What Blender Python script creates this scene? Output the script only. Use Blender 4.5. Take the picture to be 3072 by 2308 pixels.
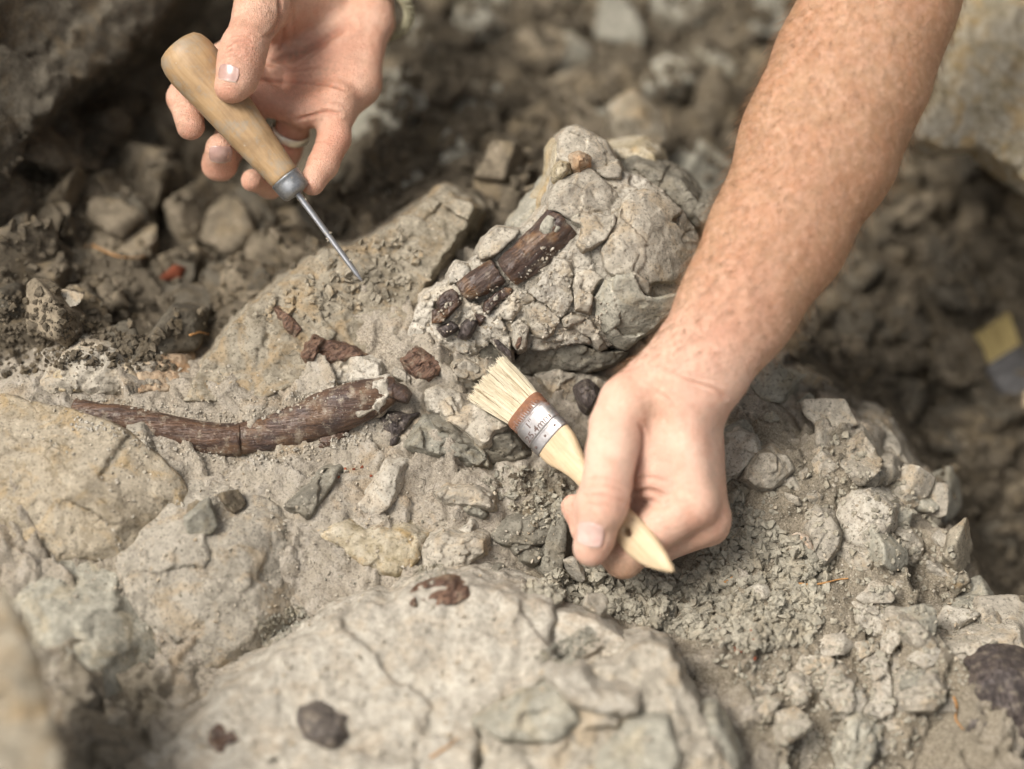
import bpy, bmesh, math, random
import numpy as np
from mathutils import Vector, Matrix
from mathutils.bvhtree import BVHTree

for _o in list(bpy.data.objects):
    bpy.data.objects.remove(_o, do_unlink=True)
scene = bpy.context.scene
C = scene.collection
random.seed(7)
rng = np.random.default_rng(7)

# ------------------------------------------------------------------ camera, sky, sun, exposure
ELEV = math.radians(52)          # how steeply the camera looks down
DIST = 1200.0                    # millimetres from the lens to the plane in focus
LENS = 76.0
SE, CE = math.sin(ELEV), math.cos(ELEV)
RIGHT = np.array([1.0, 0, 0]); UP = np.array([0, SE, CE]); TOW = np.array([0, -CE, SE])
RM = np.stack([RIGHT, UP, TOW], axis=1)          # columns: camera axes in the world
PX = 36.0 / LENS * DIST / 1024.0                 # millimetres per picture pixel in the focus plane
cam_data = bpy.data.cameras.new('camera')
cam = bpy.data.objects.new('camera', cam_data); C.objects.link(cam)
cam_data.lens = LENS; cam_data.sensor_width = 36.0
cam_data.clip_start = 0.05; cam_data.clip_end = 100.0
m = Matrix.Identity(4)
for i in range(3):
    m[i][0] = RIGHT[i]; m[i][1] = UP[i]; m[i][2] = TOW[i]; m[i][3] = TOW[i] * DIST / 1000
cam.matrix_world = m
cam_data.dof.use_dof = True
cam_data.dof.focus_distance = (DIST - 4) / 1000
cam_data.dof.aperture_fstop = 1.75
cam_data.dof.aperture_blades = 0
scene.camera = cam

world = bpy.data.worlds.new('World'); scene.world = world; world.use_nodes = True
wn = world.node_tree.nodes; wl = world.node_tree.links
wn.clear()
SUN_EL, SUN_AZ = math.radians(60), math.radians(250)     # azimuth clockwise from +Y (away from the camera)
sky = wn.new('ShaderNodeTexSky'); sky.sky_type = 'NISHITA'; sky.sun_disc = False
sky.sun_elevation = SUN_EL; sky.sun_rotation = SUN_AZ
sky.dust_density = 6.0; sky.air_density = 0.8; sky.ozone_density = 1.0
hsv = wn.new('ShaderNodeHueSaturation'); hsv.inputs['Saturation'].default_value = 0.22   # thin even cloud
bg = wn.new('ShaderNodeBackground'); bg.inputs['Strength'].default_value = 0.052
wo = wn.new('ShaderNodeOutputWorld')
wl.new(sky.outputs[0], hsv.inputs['Color']); wl.new(hsv.outputs[0], bg.inputs['Color']); wl.new(bg.outputs[0], wo.inputs[0])
sun_data = bpy.data.lights.new('sun', 'SUN'); sun_data.energy = 1.5; sun_data.angle = math.radians(25)
sun_data.color = (1.0, 0.938, 0.86)
sun = bpy.data.objects.new('sun', sun_data); C.objects.link(sun)
sdir = Vector((math.sin(SUN_AZ) * math.cos(SUN_EL), math.cos(SUN_AZ) * math.cos(SUN_EL), math.sin(SUN_EL)))
sun.rotation_euler = sdir.to_track_quat('Z', 'Y').to_euler()
sun.location = sdir * 3
scene.view_settings.view_transform = 'Standard'; scene.view_settings.look = 'None'
scene.view_settings.gamma = 1.0; scene.view_settings.use_curve_mapping = False
scene.view_settings.exposure = 1.5
scene.render.engine = 'CYCLES'
scene.cycles.use_denoising = True
scene.cycles.max_bounces = 3; scene.cycles.diffuse_bounces = 3; scene.cycles.adaptive_threshold = 0.035

# ------------------------------------------------------------------ frames
def cp(u, v, d=0.0):
    """picture position (1024 wide) and millimetres in front of the focus plane -> camera-axes millimetres"""
    k = PX * (DIST - d) / DIST
    return np.array([(u - 512) * k, (384.5 - v) * k, d])
def cps(L): return np.array([cp(*p) for p in L])
def to_world(P): return np.asarray(P) @ RM.T / 1000.0
def to_cam(W): return np.asarray(W) @ RM * 1000.0
def to_pix(P):
    k = PX * (DIST - P[..., 2]) / DIST
    return 512 + P[..., 0] / k, 384.5 - P[..., 1] / k
def crop(x0, y0, s):
    """positions read off an enlarged crop of the photograph -> picture position"""
    return lambda L: [((x0 + x / s) / 3.0, (y0 + y / s) / 3.0) for x, y in L]

# ------------------------------------------------------------------ noise
def _h(ix, iy, iz, seed):
    with np.errstate(over='ignore'):
        n = (ix.astype(np.uint32) * np.uint32(374761393) + iy.astype(np.uint32) * np.uint32(668265263)
             + iz.astype(np.uint32) * np.uint32(2246822519) + np.uint32((seed * 3266489917) & 0xffffffff))
        n = (n ^ (n >> np.uint32(13))) * np.uint32(1274126177)
        n = (n ^ (n >> np.uint32(16))) * np.uint32(2654435769)
        n = n ^ (n >> np.uint32(15))
    return n.astype(np.float64) / 2147483647.5 - 1.0
def vnoise(x, y, z, seed=0):
    ix, iy, iz = np.floor(x).astype(np.int64), np.floor(y).astype(np.int64), np.floor(z).astype(np.int64)
    fx, fy, fz = x - ix, y - iy, z - iz
    fx = fx * fx * (3 - 2 * fx); fy = fy * fy * (3 - 2 * fy); fz = fz * fz * (3 - 2 * fz)
    def c(a, b, e): return _h(ix + a, iy + b, iz + e, seed)
    x00 = c(0,0,0) * (1-fx) + c(1,0,0) * fx; x10 = c(0,1,0) * (1-fx) + c(1,1,0) * fx
    x01 = c(0,0,1) * (1-fx) + c(1,0,1) * fx; x11 = c(0,1,1) * (1-fx) + c(1,1,1) * fx
    return (x00 * (1-fy) + x10 * fy) * (1-fz) + (x01 * (1-fy) + x11 * fy) * fz
def fbm(x, y, z, L, seed=0, octv=3, gain=0.5):
    s = 0; a = 1.0
    for o in range(octv):
        s = s + a * vnoise(x / L + 17.3 * o, y / L - 9.1 * o, z / L + 3.7 * o, seed + o); L = L / 2.03; a *= gain
    return s
def facets(x, y, L, seed, amp, tilt, crack=0.0, cw=0.06):
    """broken plates: every cell of a jittered grid lies at its own height and tilt"""
    gx, gy = x / L, y / L
    ix, iy = np.floor(gx).astype(np.int64), np.floor(gy).astype(np.int64)
    z0 = np.zeros_like(ix)
    best = np.full(gx.shape, 1e9); sec = np.full(gx.shape, 1e9); out = np.zeros_like(gx)
    for a in (-1, 0, 1):
        for b in (-1, 0, 1):
            cx, cy = ix + a, iy + b
            px = cx + 0.5 + 0.45 * _h(cx, cy, z0, seed); py = cy + 0.5 + 0.45 * _h(cx, cy, z0 + 1, seed)
            dx, dy = gx - px, gy - py
            dd = np.sqrt(dx * dx + dy * dy)
            hh = amp * _h(cx, cy, z0 + 2, seed) + tilt * L * (dx * _h(cx, cy, z0 + 3, seed) + dy * _h(cx, cy, z0 + 4, seed))
            nearer = dd < best
            sec = np.where(nearer, best, np.minimum(sec, dd))
            out = np.where(nearer, hh, out); best = np.where(nearer, dd, best)
    if crack:
        out = out - crack * np.exp(-((sec - best) / cw) ** 2)
    return out

# ------------------------------------------------------------------ surfaces from distance fields
def nets(F, org, h):
    """naive surface nets: field (inside < 0) -> vertices, quads"""
    S = F < 0
    nx, ny, nz = F.shape
    cnt = np.zeros((nx-1, ny-1, nz-1), np.int8)
    for a in (0, 1):
        for b in (0, 1):
            for c in (0, 1):
                cnt += S[a:nx-1+a, b:ny-1+b, c:nz-1+c]
    act = (cnt > 0) & (cnt < 8)
    I = np.argwhere(act)
    idx = -np.ones(act.shape, np.int64); idx[act] = np.arange(len(I))
    acc = np.zeros((len(I), 3)); num = np.zeros(len(I))
    corners = [(a, b, c) for a in (0, 1) for b in (0, 1) for c in (0, 1)]
    fv = {k: F[I[:, 0]+k[0], I[:, 1]+k[1], I[:, 2]+k[2]] for k in corners}
    for k in corners:
        for ax in range(3):
            if k[ax] == 0:
                k2 = list(k); k2[ax] = 1; k2 = tuple(k2)
                f0, f1 = fv[k], fv[k2]
                ms = (f0 < 0) != (f1 < 0)
                t = f0[ms] / (f0[ms] - f1[ms])
                p = np.tile(np.array(k, float), (ms.sum(), 1)); p[:, ax] += t
                acc[ms] += p; num[ms] += 1
    V = (I + acc / num[:, None]) * h + np.asarray(org)
    Q = []
    for ax in range(3):
        sl0 = [slice(None)] * 3; sl1 = [slice(None)] * 3
        sl0[ax] = slice(0, -1); sl1[ax] = slice(1, None)
        s0, s1 = S[tuple(sl0)], S[tuple(sl1)]
        E = np.argwhere(s0 != s1)
        b, c = (ax + 1) % 3, (ax + 2) % 3
        lim = np.array(F.shape) - 1
        ok = (E[:, b] > 0) & (E[:, c] > 0) & (E[:, b] < lim[b]) & (E[:, c] < lim[c])
        E = E[ok]
        inside0 = s0[E[:, 0], E[:, 1], E[:, 2]]
        def cell(db, dc):
            e = E.copy(); e[:, b] += db; e[:, c] += dc
            return idx[e[:, 0], e[:, 1], e[:, 2]]
        q = np.stack([cell(-1, -1), cell(0, -1), cell(0, 0), cell(-1, 0)], 1)
        q[~inside0] = q[~inside0][:, ::-1]
        Q.append(q)
    Q = np.concatenate(Q)
    return V, Q
def smin(a, b, k):
    if k <= 0: return np.minimum(a, b)
    h = np.maximum(k - np.abs(a - b), 0) / k
    return np.minimum(a, b) - h * h * k * 0.25
def smax(a, b, k): return -smin(-a, -b, k)
class Field:
    def __init__(s, lo, hi, h):
        s.h = h; s.lo = np.asarray(lo, float)
        n = np.ceil((np.asarray(hi) - s.lo) / h).astype(int) + 1
        s.ax = [s.lo[i] + h * np.arange(n[i]) for i in range(3)]
        s.F = np.full(n, 60.0, np.float32); s.b0 = n.copy(); s.b1 = np.zeros(3, int)
    def box(s, lo, hi):
        sl = []
        for i in range(3):
            a = int(np.clip(math.floor((lo[i] - s.lo[i]) / s.h), 0, s.F.shape[i]-1)); b = int(np.clip(math.ceil((hi[i] - s.lo[i]) / s.h) + 1, a + 1, s.F.shape[i]))
            sl.append(slice(a, b))
        X = s.ax[0][sl[0]][:, None, None]; Y = s.ax[1][sl[1]][None, :, None]; Z = s.ax[2][sl[2]][None, None, :]
        for i in range(3): s.b0[i] = min(s.b0[i], sl[i].start); s.b1[i] = max(s.b1[i], sl[i].stop)
        return tuple(sl), X, Y, Z
    def cone(s, a, b, ra, rb, k, flat=1.0, flatdir=None):
        a, b = np.asarray(a, float), np.asarray(b, float)
        R = max(ra, rb) + k + 4 * s.h + 4
        sl, X, Y, Z = s.box(np.minimum(a, b) - R, np.maximum(a, b) + R)
        ab = b - a; L2 = max(ab @ ab, 1e-9)
        t = np.clip(((X-a[0])*ab[0] + (Y-a[1])*ab[1] + (Z-a[2])*ab[2]) / L2, 0, 1)
        dx, dy, dz = X - a[0] - t*ab[0], Y - a[1] - t*ab[1], Z - a[2] - t*ab[2]
        d2 = dx*dx + dy*dy + dz*dz
        if flat != 1.0:
            n = np.asarray(flatdir, float); n = n / np.linalg.norm(n)
            q = dx*n[0] + dy*n[1] + dz*n[2]
            d2 = d2 + q*q * (1/flat**2 - 1)
        d = np.sqrt(d2) - (ra + (rb - ra) * t)
        s.F[sl] = smin(s.F[sl], d.astype(np.float32), k)
    def merge(s, other, k):
        sl = tuple(slice(int(a), int(b)) for a, b in zip(other.b0, other.b1))
        s.F[sl] = smin(s.F[sl], other.F[sl], k); s.b0 = np.minimum(s.b0, other.b0); s.b1 = np.maximum(s.b1, other.b1)
    def mesh(s): return nets(s.F, s.lo, s.h)
def vnormals(V, Q):
    n = np.zeros_like(V)
    fn = np.cross(V[Q[:, 2]] - V[Q[:, 0]], V[Q[:, 3 if Q.shape[1] == 4 else 1]] - V[Q[:, 1 if Q.shape[1] == 4 else 0]])
    for i in range(Q.shape[1]): np.add.at(n, Q[:, i], fn)
    return n / (np.linalg.norm(n, axis=1, keepdims=True) + 1e-12)
def smooth_verts(V, Q, it=2, lam=0.5):
    for _ in range(it):
        s = np.zeros_like(V); c = np.zeros(len(V))
        for i in range(4):
            j = (i + 1) % 4
            np.add.at(s, Q[:, i], V[Q[:, j]]); np.add.at(c, Q[:, i], 1)
            np.add.at(s, Q[:, j], V[Q[:, i]]); np.add.at(c, Q[:, j], 1)
        V = V + lam * (s / c[:, None] - V)
    return V
def polyseg_dist(x, y, P, closed=False):
    P = np.asarray(P, float); n = len(P); d = np.full(x.shape, 1e9)
    for i in range(n if closed else n - 1):
        a, b = P[i], P[(i + 1) % n]; ab = b - a
        t = np.clip(((x-a[0])*ab[0] + (y-a[1])*ab[1]) / max(ab @ ab, 1e-9), 0, 1)
        d = np.minimum(d, np.hypot(x - a[0] - t*ab[0], y - a[1] - t*ab[1]))
    return d
def inside_poly(x, y, P):
    P = np.asarray(P, float); n = len(P); c = np.zeros(x.shape, bool)
    for i in range(n):
        x1, y1 = P[i]; x2, y2 = P[(i + 1) % n]
        if y1 == y2: continue
        c ^= ((y1 > y) != (y2 > y)) & (x < (x2 - x1) * (y - y1) / (y2 - y1) + x1)
    return c
def poly_sd(x, y, P):
    d = polyseg_dist(x, y, P, True)
    return np.where(inside_poly(x, y, P), -d, d)

# ------------------------------------------------------------------ objects
def mesh_data(name, V, F, smooth=True, attrs=None):
    V = np.asarray(V, np.float32); F = np.asarray(F, np.int32)
    me = bpy.data.meshes.new(name)
    me.vertices.add(len(V)); me.vertices.foreach_set('co', V.ravel())
    k = F.shape[1]
    me.loops.add(F.size); me.loops.foreach_set('vertex_index', F.ravel())
    me.polygons.add(len(F)); me.polygons.foreach_set('loop_start', np.arange(0, F.size, k, dtype=np.int32))
    me.polygons.foreach_set('use_smooth', np.full(len(F), smooth))
    for an, arr in (attrs or {}).items():
        at = me.attributes.new(an, 'FLOAT', 'POINT'); at.data.foreach_set('value', np.asarray(arr, np.float32))
    me.update(calc_edges=True); me.validate()
    return me
def tag(o, label=None, cat=None, group=None, kind=None):
    if label: o['label'] = label
    if cat: o['category'] = cat
    if group: o['group'] = group
    if kind: o['kind'] = kind
    return o
def thing(name, W, label, cat, group=None):
    """an Empty standing at the foot of a thing; W a world position in metres"""
    o = bpy.data.objects.new(name, None); C.objects.link(o); o.location = Vector(W); o.empty_display_size = 0.02
    return tag(o, label, cat, group)
def mk(name, V, F, mat, parent=None, smooth=True, attrs=None, frame='cam', kind=None):
    """link ONE mesh object; vertices in camera-axes millimetres or world metres"""
    W = to_world(V) if frame == 'cam' else np.asarray(V, float)
    org = np.array([0.0, 0, 0])
    if parent is None:
        org = np.array([W[:, 0].mean(), W[:, 1].mean(), W[:, 2].min()])
    else:
        p = parent
        while p is not None: org = org + np.array(p.location); p = p.parent
    o = bpy.data.objects.new(name, mesh_data(name, W - org, F, smooth, attrs)); C.objects.link(o)
    if parent is None: o.location = Vector(org)
    else: o.parent = parent
    if mat is not None: o.data.materials.append(mat)
    if kind: o['kind'] = kind
    return o
def fix_orient(V, F):
    V = np.asarray(V, float); F = np.asarray(F)
    c = V.mean(0); T = F[:, :3]
    vol = np.einsum('ij,ij->i', V[T[:, 0]] - c, np.cross(V[T[:, 1]] - c, V[T[:, 2]] - c)).sum()
    return F if vol > 0 else F[:, ::-1]
def sweep(P, rad, nside=12, W=None, flat=None, cap=True):
    """tube along points P (n,3) with radii; closed ends. quads"""
    P = np.asarray(P, float); n = len(P); rad = np.broadcast_to(np.asarray(rad, float), (n,))
    T = np.gradient(P, axis=0); T /= np.linalg.norm(T, axis=1, keepdims=True)
    ref = np.array([0.13, 0.31, 0.94]) if W is None else np.asarray(W, float)
    V = []
    for i in range(n):
        a = ref - T[i] * (ref @ T[i]); a /= np.linalg.norm(a); b = np.cross(T[i], a)
        th = np.arange(nside) / nside * 2 * math.pi
        fl = 1.0 if flat is None else flat
        V.append(P[i] + rad[i] * (np.cos(th)[:, None] * a * fl + np.sin(th)[:, None] * b))
    V = np.concatenate(V)
    F = []
    for i in range(n - 1):
        for j in range(nside):
            F.append((i*nside+j, i*nside+(j+1) % nside, (i+1)*nside+(j+1) % nside, (i+1)*nside+j))
    if cap:
        c0, c1 = len(V), len(V) + 1
        V = np.vstack([V, P[0], P[-1]])
        for j in range(0, nside, 2):
            F.append((c0, (j+2) % nside, j+1, j)); F.append((c1, (n-1)*nside+j, (n-1)*nside+j+1, (n-1)*nside+(j+2) % nside))
    F = np.array(F)
    return V, fix_orient(V, F)
def catmull(P, n):
    P = np.asarray(P, float); Q = np.vstack([2*P[0]-P[1], P, 2*P[-1]-P[-2]]); out = []
    m_ = len(P) - 1
    for t in np.linspace(0, m_ - 1e-9, n):
        i = int(t); f = t - i; a, b, c, d = Q[i], Q[i+1], Q[i+2], Q[i+3]
        out.append(0.5*((2*b)+(-a+c)*f+(2*a-5*b+4*c-d)*f*f+(-a+3*b-3*c+d)*f**3))
    return np.array(out)
def hull_pts(n, sx, sy, sz, r):
    p = r.normal(size=(n, 3)); p /= np.linalg.norm(p, axis=1, keepdims=True); p *= r.uniform(0.75, 1.1, (n, 1)); return p*np.array([sx, sy, sz])
def hull(P):
    bm = bmesh.new()
    for p in P: bm.verts.new(p)
    res = bmesh.ops.convex_hull(bm, input=bm.verts)
    bmesh.ops.delete(bm, geom=[g for g in res['geom_interior'] if isinstance(g, bmesh.types.BMVert)], context='VERTS')
    bmesh.ops.triangulate(bm, faces=bm.faces)
    bm.verts.index_update(); bmesh.ops.recalc_face_normals(bm, faces=bm.faces)
    V = np.array([v.co[:] for v in bm.verts]); F = np.array([[v.index for v in f.verts] for f in bm.faces]); bm.free(); return V, F
# ------------------------------------------------------------------ materials
class NT:
    def __init__(s, name):
        s.m = bpy.data.materials.new(name); s.m.use_nodes = True
        s.n = s.m.node_tree.nodes; s.l = s.m.node_tree.links; s.n.clear()
        s.out = s.n.new('ShaderNodeOutputMaterial'); s.b = s.n.new('ShaderNodeBsdfPrincipled')
        s.l.new(s.b.outputs[0], s.out.inputs[0])
        s.tc = s.n.new('ShaderNodeTexCoord').outputs['Object']
    def set(s, key, val):
        i = s.b.inputs[key]
        if hasattr(val, 'is_linked'): s.l.new(val, i)
        else: i.default_value = (*val, 1) if (hasattr(val, '__len__') and len(val) == 3 and len(i.default_value) == 4) else val
    def inp(s, node, key, val):
        if hasattr(val, 'is_linked'): s.l.new(val, node.inputs[key])
        elif val is not None: node.inputs[key].default_value = val
    def noise(s, size_mm, detail=3, rough=0.55, vec=None, dist=0.0, color=False):
        n = s.n.new('ShaderNodeTexNoise'); s.l.new(vec or s.tc, n.inputs['Vector'])
        n.inputs['Scale'].default_value = 1000.0 / size_mm; n.inputs['Detail'].default_value = detail
        n.inputs['Roughness'].default_value = rough; n.inputs['Distortion'].default_value = dist
        return n.outputs['Color' if color else 'Fac']
    def voro(s, size_mm, vec=None, feature='F1', out='Distance', rnd=1.0):
        n = s.n.new('ShaderNodeTexVoronoi'); n.feature = feature; s.l.new(vec or s.tc, n.inputs['Vector'])
        n.inputs['Scale'].default_value = 1000.0 / size_mm; n.inputs['Randomness'].default_value = rnd
        return n.outputs[out]
    def ramp(s, fac, *stops):
        n = s.n.new('ShaderNodeValToRGB'); s.l.new(fac, n.inputs[0]); e = n.color_ramp.elements
        while len(e) < len(stops): e.new(0.5)
        for i, (p, c) in enumerate(stops):
            e[i].position = p; e[i].color = (c, c, c, 1) if not hasattr(c, '__len__') else (*c[:3], 1)
        return n.outputs[0]
    def mix(s, fac, a, b, mode='MIX'):
        n = s.n.new('ShaderNodeMix'); n.data_type = 'RGBA'; n.blend_type = mode
        s.inp(n, 0, fac)
        for k, v in ((6, a), (7, b)):
            if hasattr(v, 'is_linked'): s.l.new(v, n.inputs[k])
            else: n.inputs[k].default_value = (v, v, v, 1) if not hasattr(v, '__len__') else (*v[:3], 1)
        return n.outputs[2]
    def math(s, op, a, b=None):
        n = s.n.new('ShaderNodeMath'); n.operation = op; s.inp(n, 0, a); s.inp(n, 1, b); return n.outputs[0]
    def attr(s, name):
        n = s.n.new('ShaderNodeAttribute'); n.attribute_name = name; return n.outputs['Fac']
    def rand(s): return s.n.new('ShaderNodeObjectInfo').outputs['Random']
    def scaled(s, v, rot=(0, 0, 0)):
        n = s.n.new('ShaderNodeMapping'); s.l.new(s.tc, n.inputs[0]); n.inputs['Scale'].default_value = v; n.inputs['Rotation'].default_value = rot
        return n.outputs[0]
    def along(s, d, k):
        n = s.n.new('ShaderNodeMapping'); n.vector_type = 'TEXTURE'; s.l.new(s.tc, n.inputs[0])
        n.inputs['Rotation'].default_value = Vector(d).to_track_quat('Y', 'Z').to_euler(); n.inputs['Scale'].default_value = (1, 1/k, 1)
        return n.outputs[0]
    def bump(s, height, dist_mm, strength=1.0, prev=None):
        n = s.n.new('ShaderNodeBump'); n.inputs['Strength'].default_value = strength; n.inputs['Distance'].default_value = dist_mm / 1000
        s.l.new(height, n.inputs['Height'])
        if prev is not None: s.l.new(prev, n.inputs['Normal'])
        s.l.new(n.outputs[0], s.b.inputs['Normal']); return n.outputs[0]
def dirw(a, b):
    P = to_world(cps([a, b])); q = P[1] - P[0]; return tuple(q / np.linalg.norm(q))
def hexc(r, g, b):
    f = lambda c: ((c/255+0.055)/1.055)**2.4 if c > 10 else c/255/12.92
    return (f(r), f(g), f(b))

def warp(t, size_mm, amt_mm):
    n = t.n.new('ShaderNodeTexNoise'); t.l.new(t.tc, n.inputs['Vector']); n.inputs['Scale'].default_value = 1000/size_mm; n.inputs['Detail'].default_value = 2
    a = t.n.new('ShaderNodeVectorMath'); a.operation = 'SUBTRACT'; t.l.new(n.outputs['Color'], a.inputs[0]); a.inputs[1].default_value = (.5, .5, .5)
    b = t.n.new('ShaderNodeVectorMath'); b.operation = 'MULTIPLY_ADD'; t.l.new(a.outputs[0], b.inputs[0]); b.inputs[1].default_value = (amt_mm/500,)*3; t.l.new(t.tc, b.inputs[2])
    return b.outputs[0]
def rock_mat(name, c1, c2, stain=None, stain_amt=0.45, speck=0.6, rough=0.92, vary=0.3, crack=0.7, bump=1.1):
    t = NT(name)
    ro = t.rand()
    off = t.n.new('ShaderNodeVectorMath'); off.operation = 'MULTIPLY_ADD'
    cb = t.n.new('ShaderNodeCombineXYZ'); t.l.new(ro, cb.inputs[0]); t.l.new(ro, cb.inputs[1])
    t.l.new(cb.outputs[0], off.inputs[0]); off.inputs[1].default_value = (3.1, 1.7, 0); t.l.new(t.tc, off.inputs[2])
    t.tc = off.outputs[0]
    big = t.noise(24, 3, 0.65, dist=0.6); mid = t.noise(6, 4, 0.7); fine = t.noise(1.7, 2, 0.7)
    col = t.mix(t.ramp(big, (0.38, 0.0), (0.60, 1.0)), c1, c2)
    col = t.mix(t.ramp(mid, (0.42, 0.0), (0.66, 0.7)), col, tuple(min(1, x*1.45) for x in c1))
    if stain is not None:
        sm = t.noise(19, 4, 0.65, dist=0.8)
        col = t.mix(t.math('MULTIPLY', t.ramp(sm, (0.50, 0.0), (0.64, 1.0)), stain_amt), col, stain)
    col = t.mix(t.ramp(fine, (0.32, 0.7), (0.48, 0.0)), col, tuple(x*0.45 for x in c2))
    wv = warp(t, 9, 5)
    ce = t.voro(15, vec=wv, feature='DISTANCE_TO_EDGE')
    cm = t.math('MULTIPLY', t.ramp(ce, (0.004, 1.0), (0.018, 0.0)), t.ramp(big, (0.56, 0.0), (0.62, crack)))
    col = t.mix(cm, col, tuple(x*0.22 for x in c2))
    v1 = t.voro(4.0)
    msk = t.math('MULTIPLY', t.ramp(v1, (0.10, 1.0), (0.17, 0.0)), t.ramp(mid, (0.5, 0.0), (0.6, speck)))
    col = t.mix(msk, col, (0.66, 0.56, 0.44))
    val = t.n.new('ShaderNodeHueSaturation'); t.l.new(col, val.inputs['Color'])
    mr = t.n.new('ShaderNodeMapRange'); t.l.new(ro, mr.inputs[0]); mr.inputs[3].default_value = 1 - vary; mr.inputs[4].default_value = 1 + vary
    t.l.new(mr.outputs[0], val.inputs['Value'])
    t.set('Base Color', val.outputs[0]); t.set('Roughness', rough); t.set('Specular IOR Level', 0.2)
    h = t.math('ADD', t.math('MULTIPLY', mid, 0.9), t.math('MULTIPLY', fine, 0.35))
    t.bump(h, bump, 0.8)
    return t.m

ROCK = {
 'pale':   rock_mat('pale_dusty_stone', (0.318, 0.286, 0.232), (0.232, 0.206, 0.163), (0.360, 0.245, 0.119), 0.35, vary=0.14),
 'white':  rock_mat('bleached_stone', (0.356, 0.326, 0.271), (0.273, 0.243, 0.196), (0.360, 0.270, 0.173), 0.3, vary=0.08),
 'grey':   rock_mat('grey_mudstone', (0.273, 0.257, 0.209), (0.207, 0.194, 0.155), (0.320, 0.235, 0.113), 0.25, vary=0.22),
 'yellow': rock_mat('ochre_stained_stone', (0.340, 0.301, 0.232), (0.270, 0.224, 0.140), (0.340, 0.219, 0.076), 0.6, vary=0.08),
 'orange': rock_mat('rusty_stone', (0.370, 0.291, 0.205), (0.330, 0.235, 0.151), (0.400, 0.194, 0.070), 0.5, vary=0.12),
 'brown':  rock_mat('brown_ledge_stone', (0.253, 0.223, 0.170), (0.184, 0.156, 0.112), (0.29, 0.19, 0.085), 0.5, vary=0.08),
 'deep':   rock_mat('shade_toned_stone', (0.098, 0.085, 0.064), (0.066, 0.056, 0.041), (0.12, 0.085, 0.045), 0.4, speck=0.2, vary=0.1, crack=0.3),  # near-black tone carries the shade of the overhang and pits in its colour
 'chip':   rock_mat('grey_green_chip', (0.336, 0.309, 0.245), (0.260, 0.237, 0.185), (0.36, 0.28, 0.17), 0.25, speck=0.3, vary=0.2, crack=0.0, bump=0.35),
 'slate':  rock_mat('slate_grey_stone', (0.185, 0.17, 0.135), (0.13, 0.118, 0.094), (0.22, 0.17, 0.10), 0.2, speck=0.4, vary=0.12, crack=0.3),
 'ochre':  rock_mat('ochre_bed_stone', (0.290, 0.251, 0.189), (0.224, 0.185, 0.128), (0.33, 0.225, 0.10), 0.5, vary=0.05),
 'rust':   rock_mat('bright_rusty_stone', (0.500, 0.224, 0.076), (0.400, 0.163, 0.054), None, vary=0.1, crack=0.1),
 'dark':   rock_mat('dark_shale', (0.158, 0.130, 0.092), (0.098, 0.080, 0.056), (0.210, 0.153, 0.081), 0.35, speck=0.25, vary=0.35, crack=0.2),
 'crumb':  rock_mat('crumbly_matrix', (0.370, 0.338, 0.283), (0.284, 0.255, 0.205), (0.380, 0.275, 0.151), 0.3, vary=0.12, speck=0.9, bump=1.8),
 'red':    rock_mat('red_fragment', (0.260, 0.076, 0.038), (0.190, 0.056, 0.030), None, vary=0.3, crack=0.1),
 'cream':  rock_mat('cream_shell', (0.660, 0.561, 0.454), (0.560, 0.439, 0.324), (0.550, 0.306, 0.130), 0.5, vary=0.1, crack=0.1),
}

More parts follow.
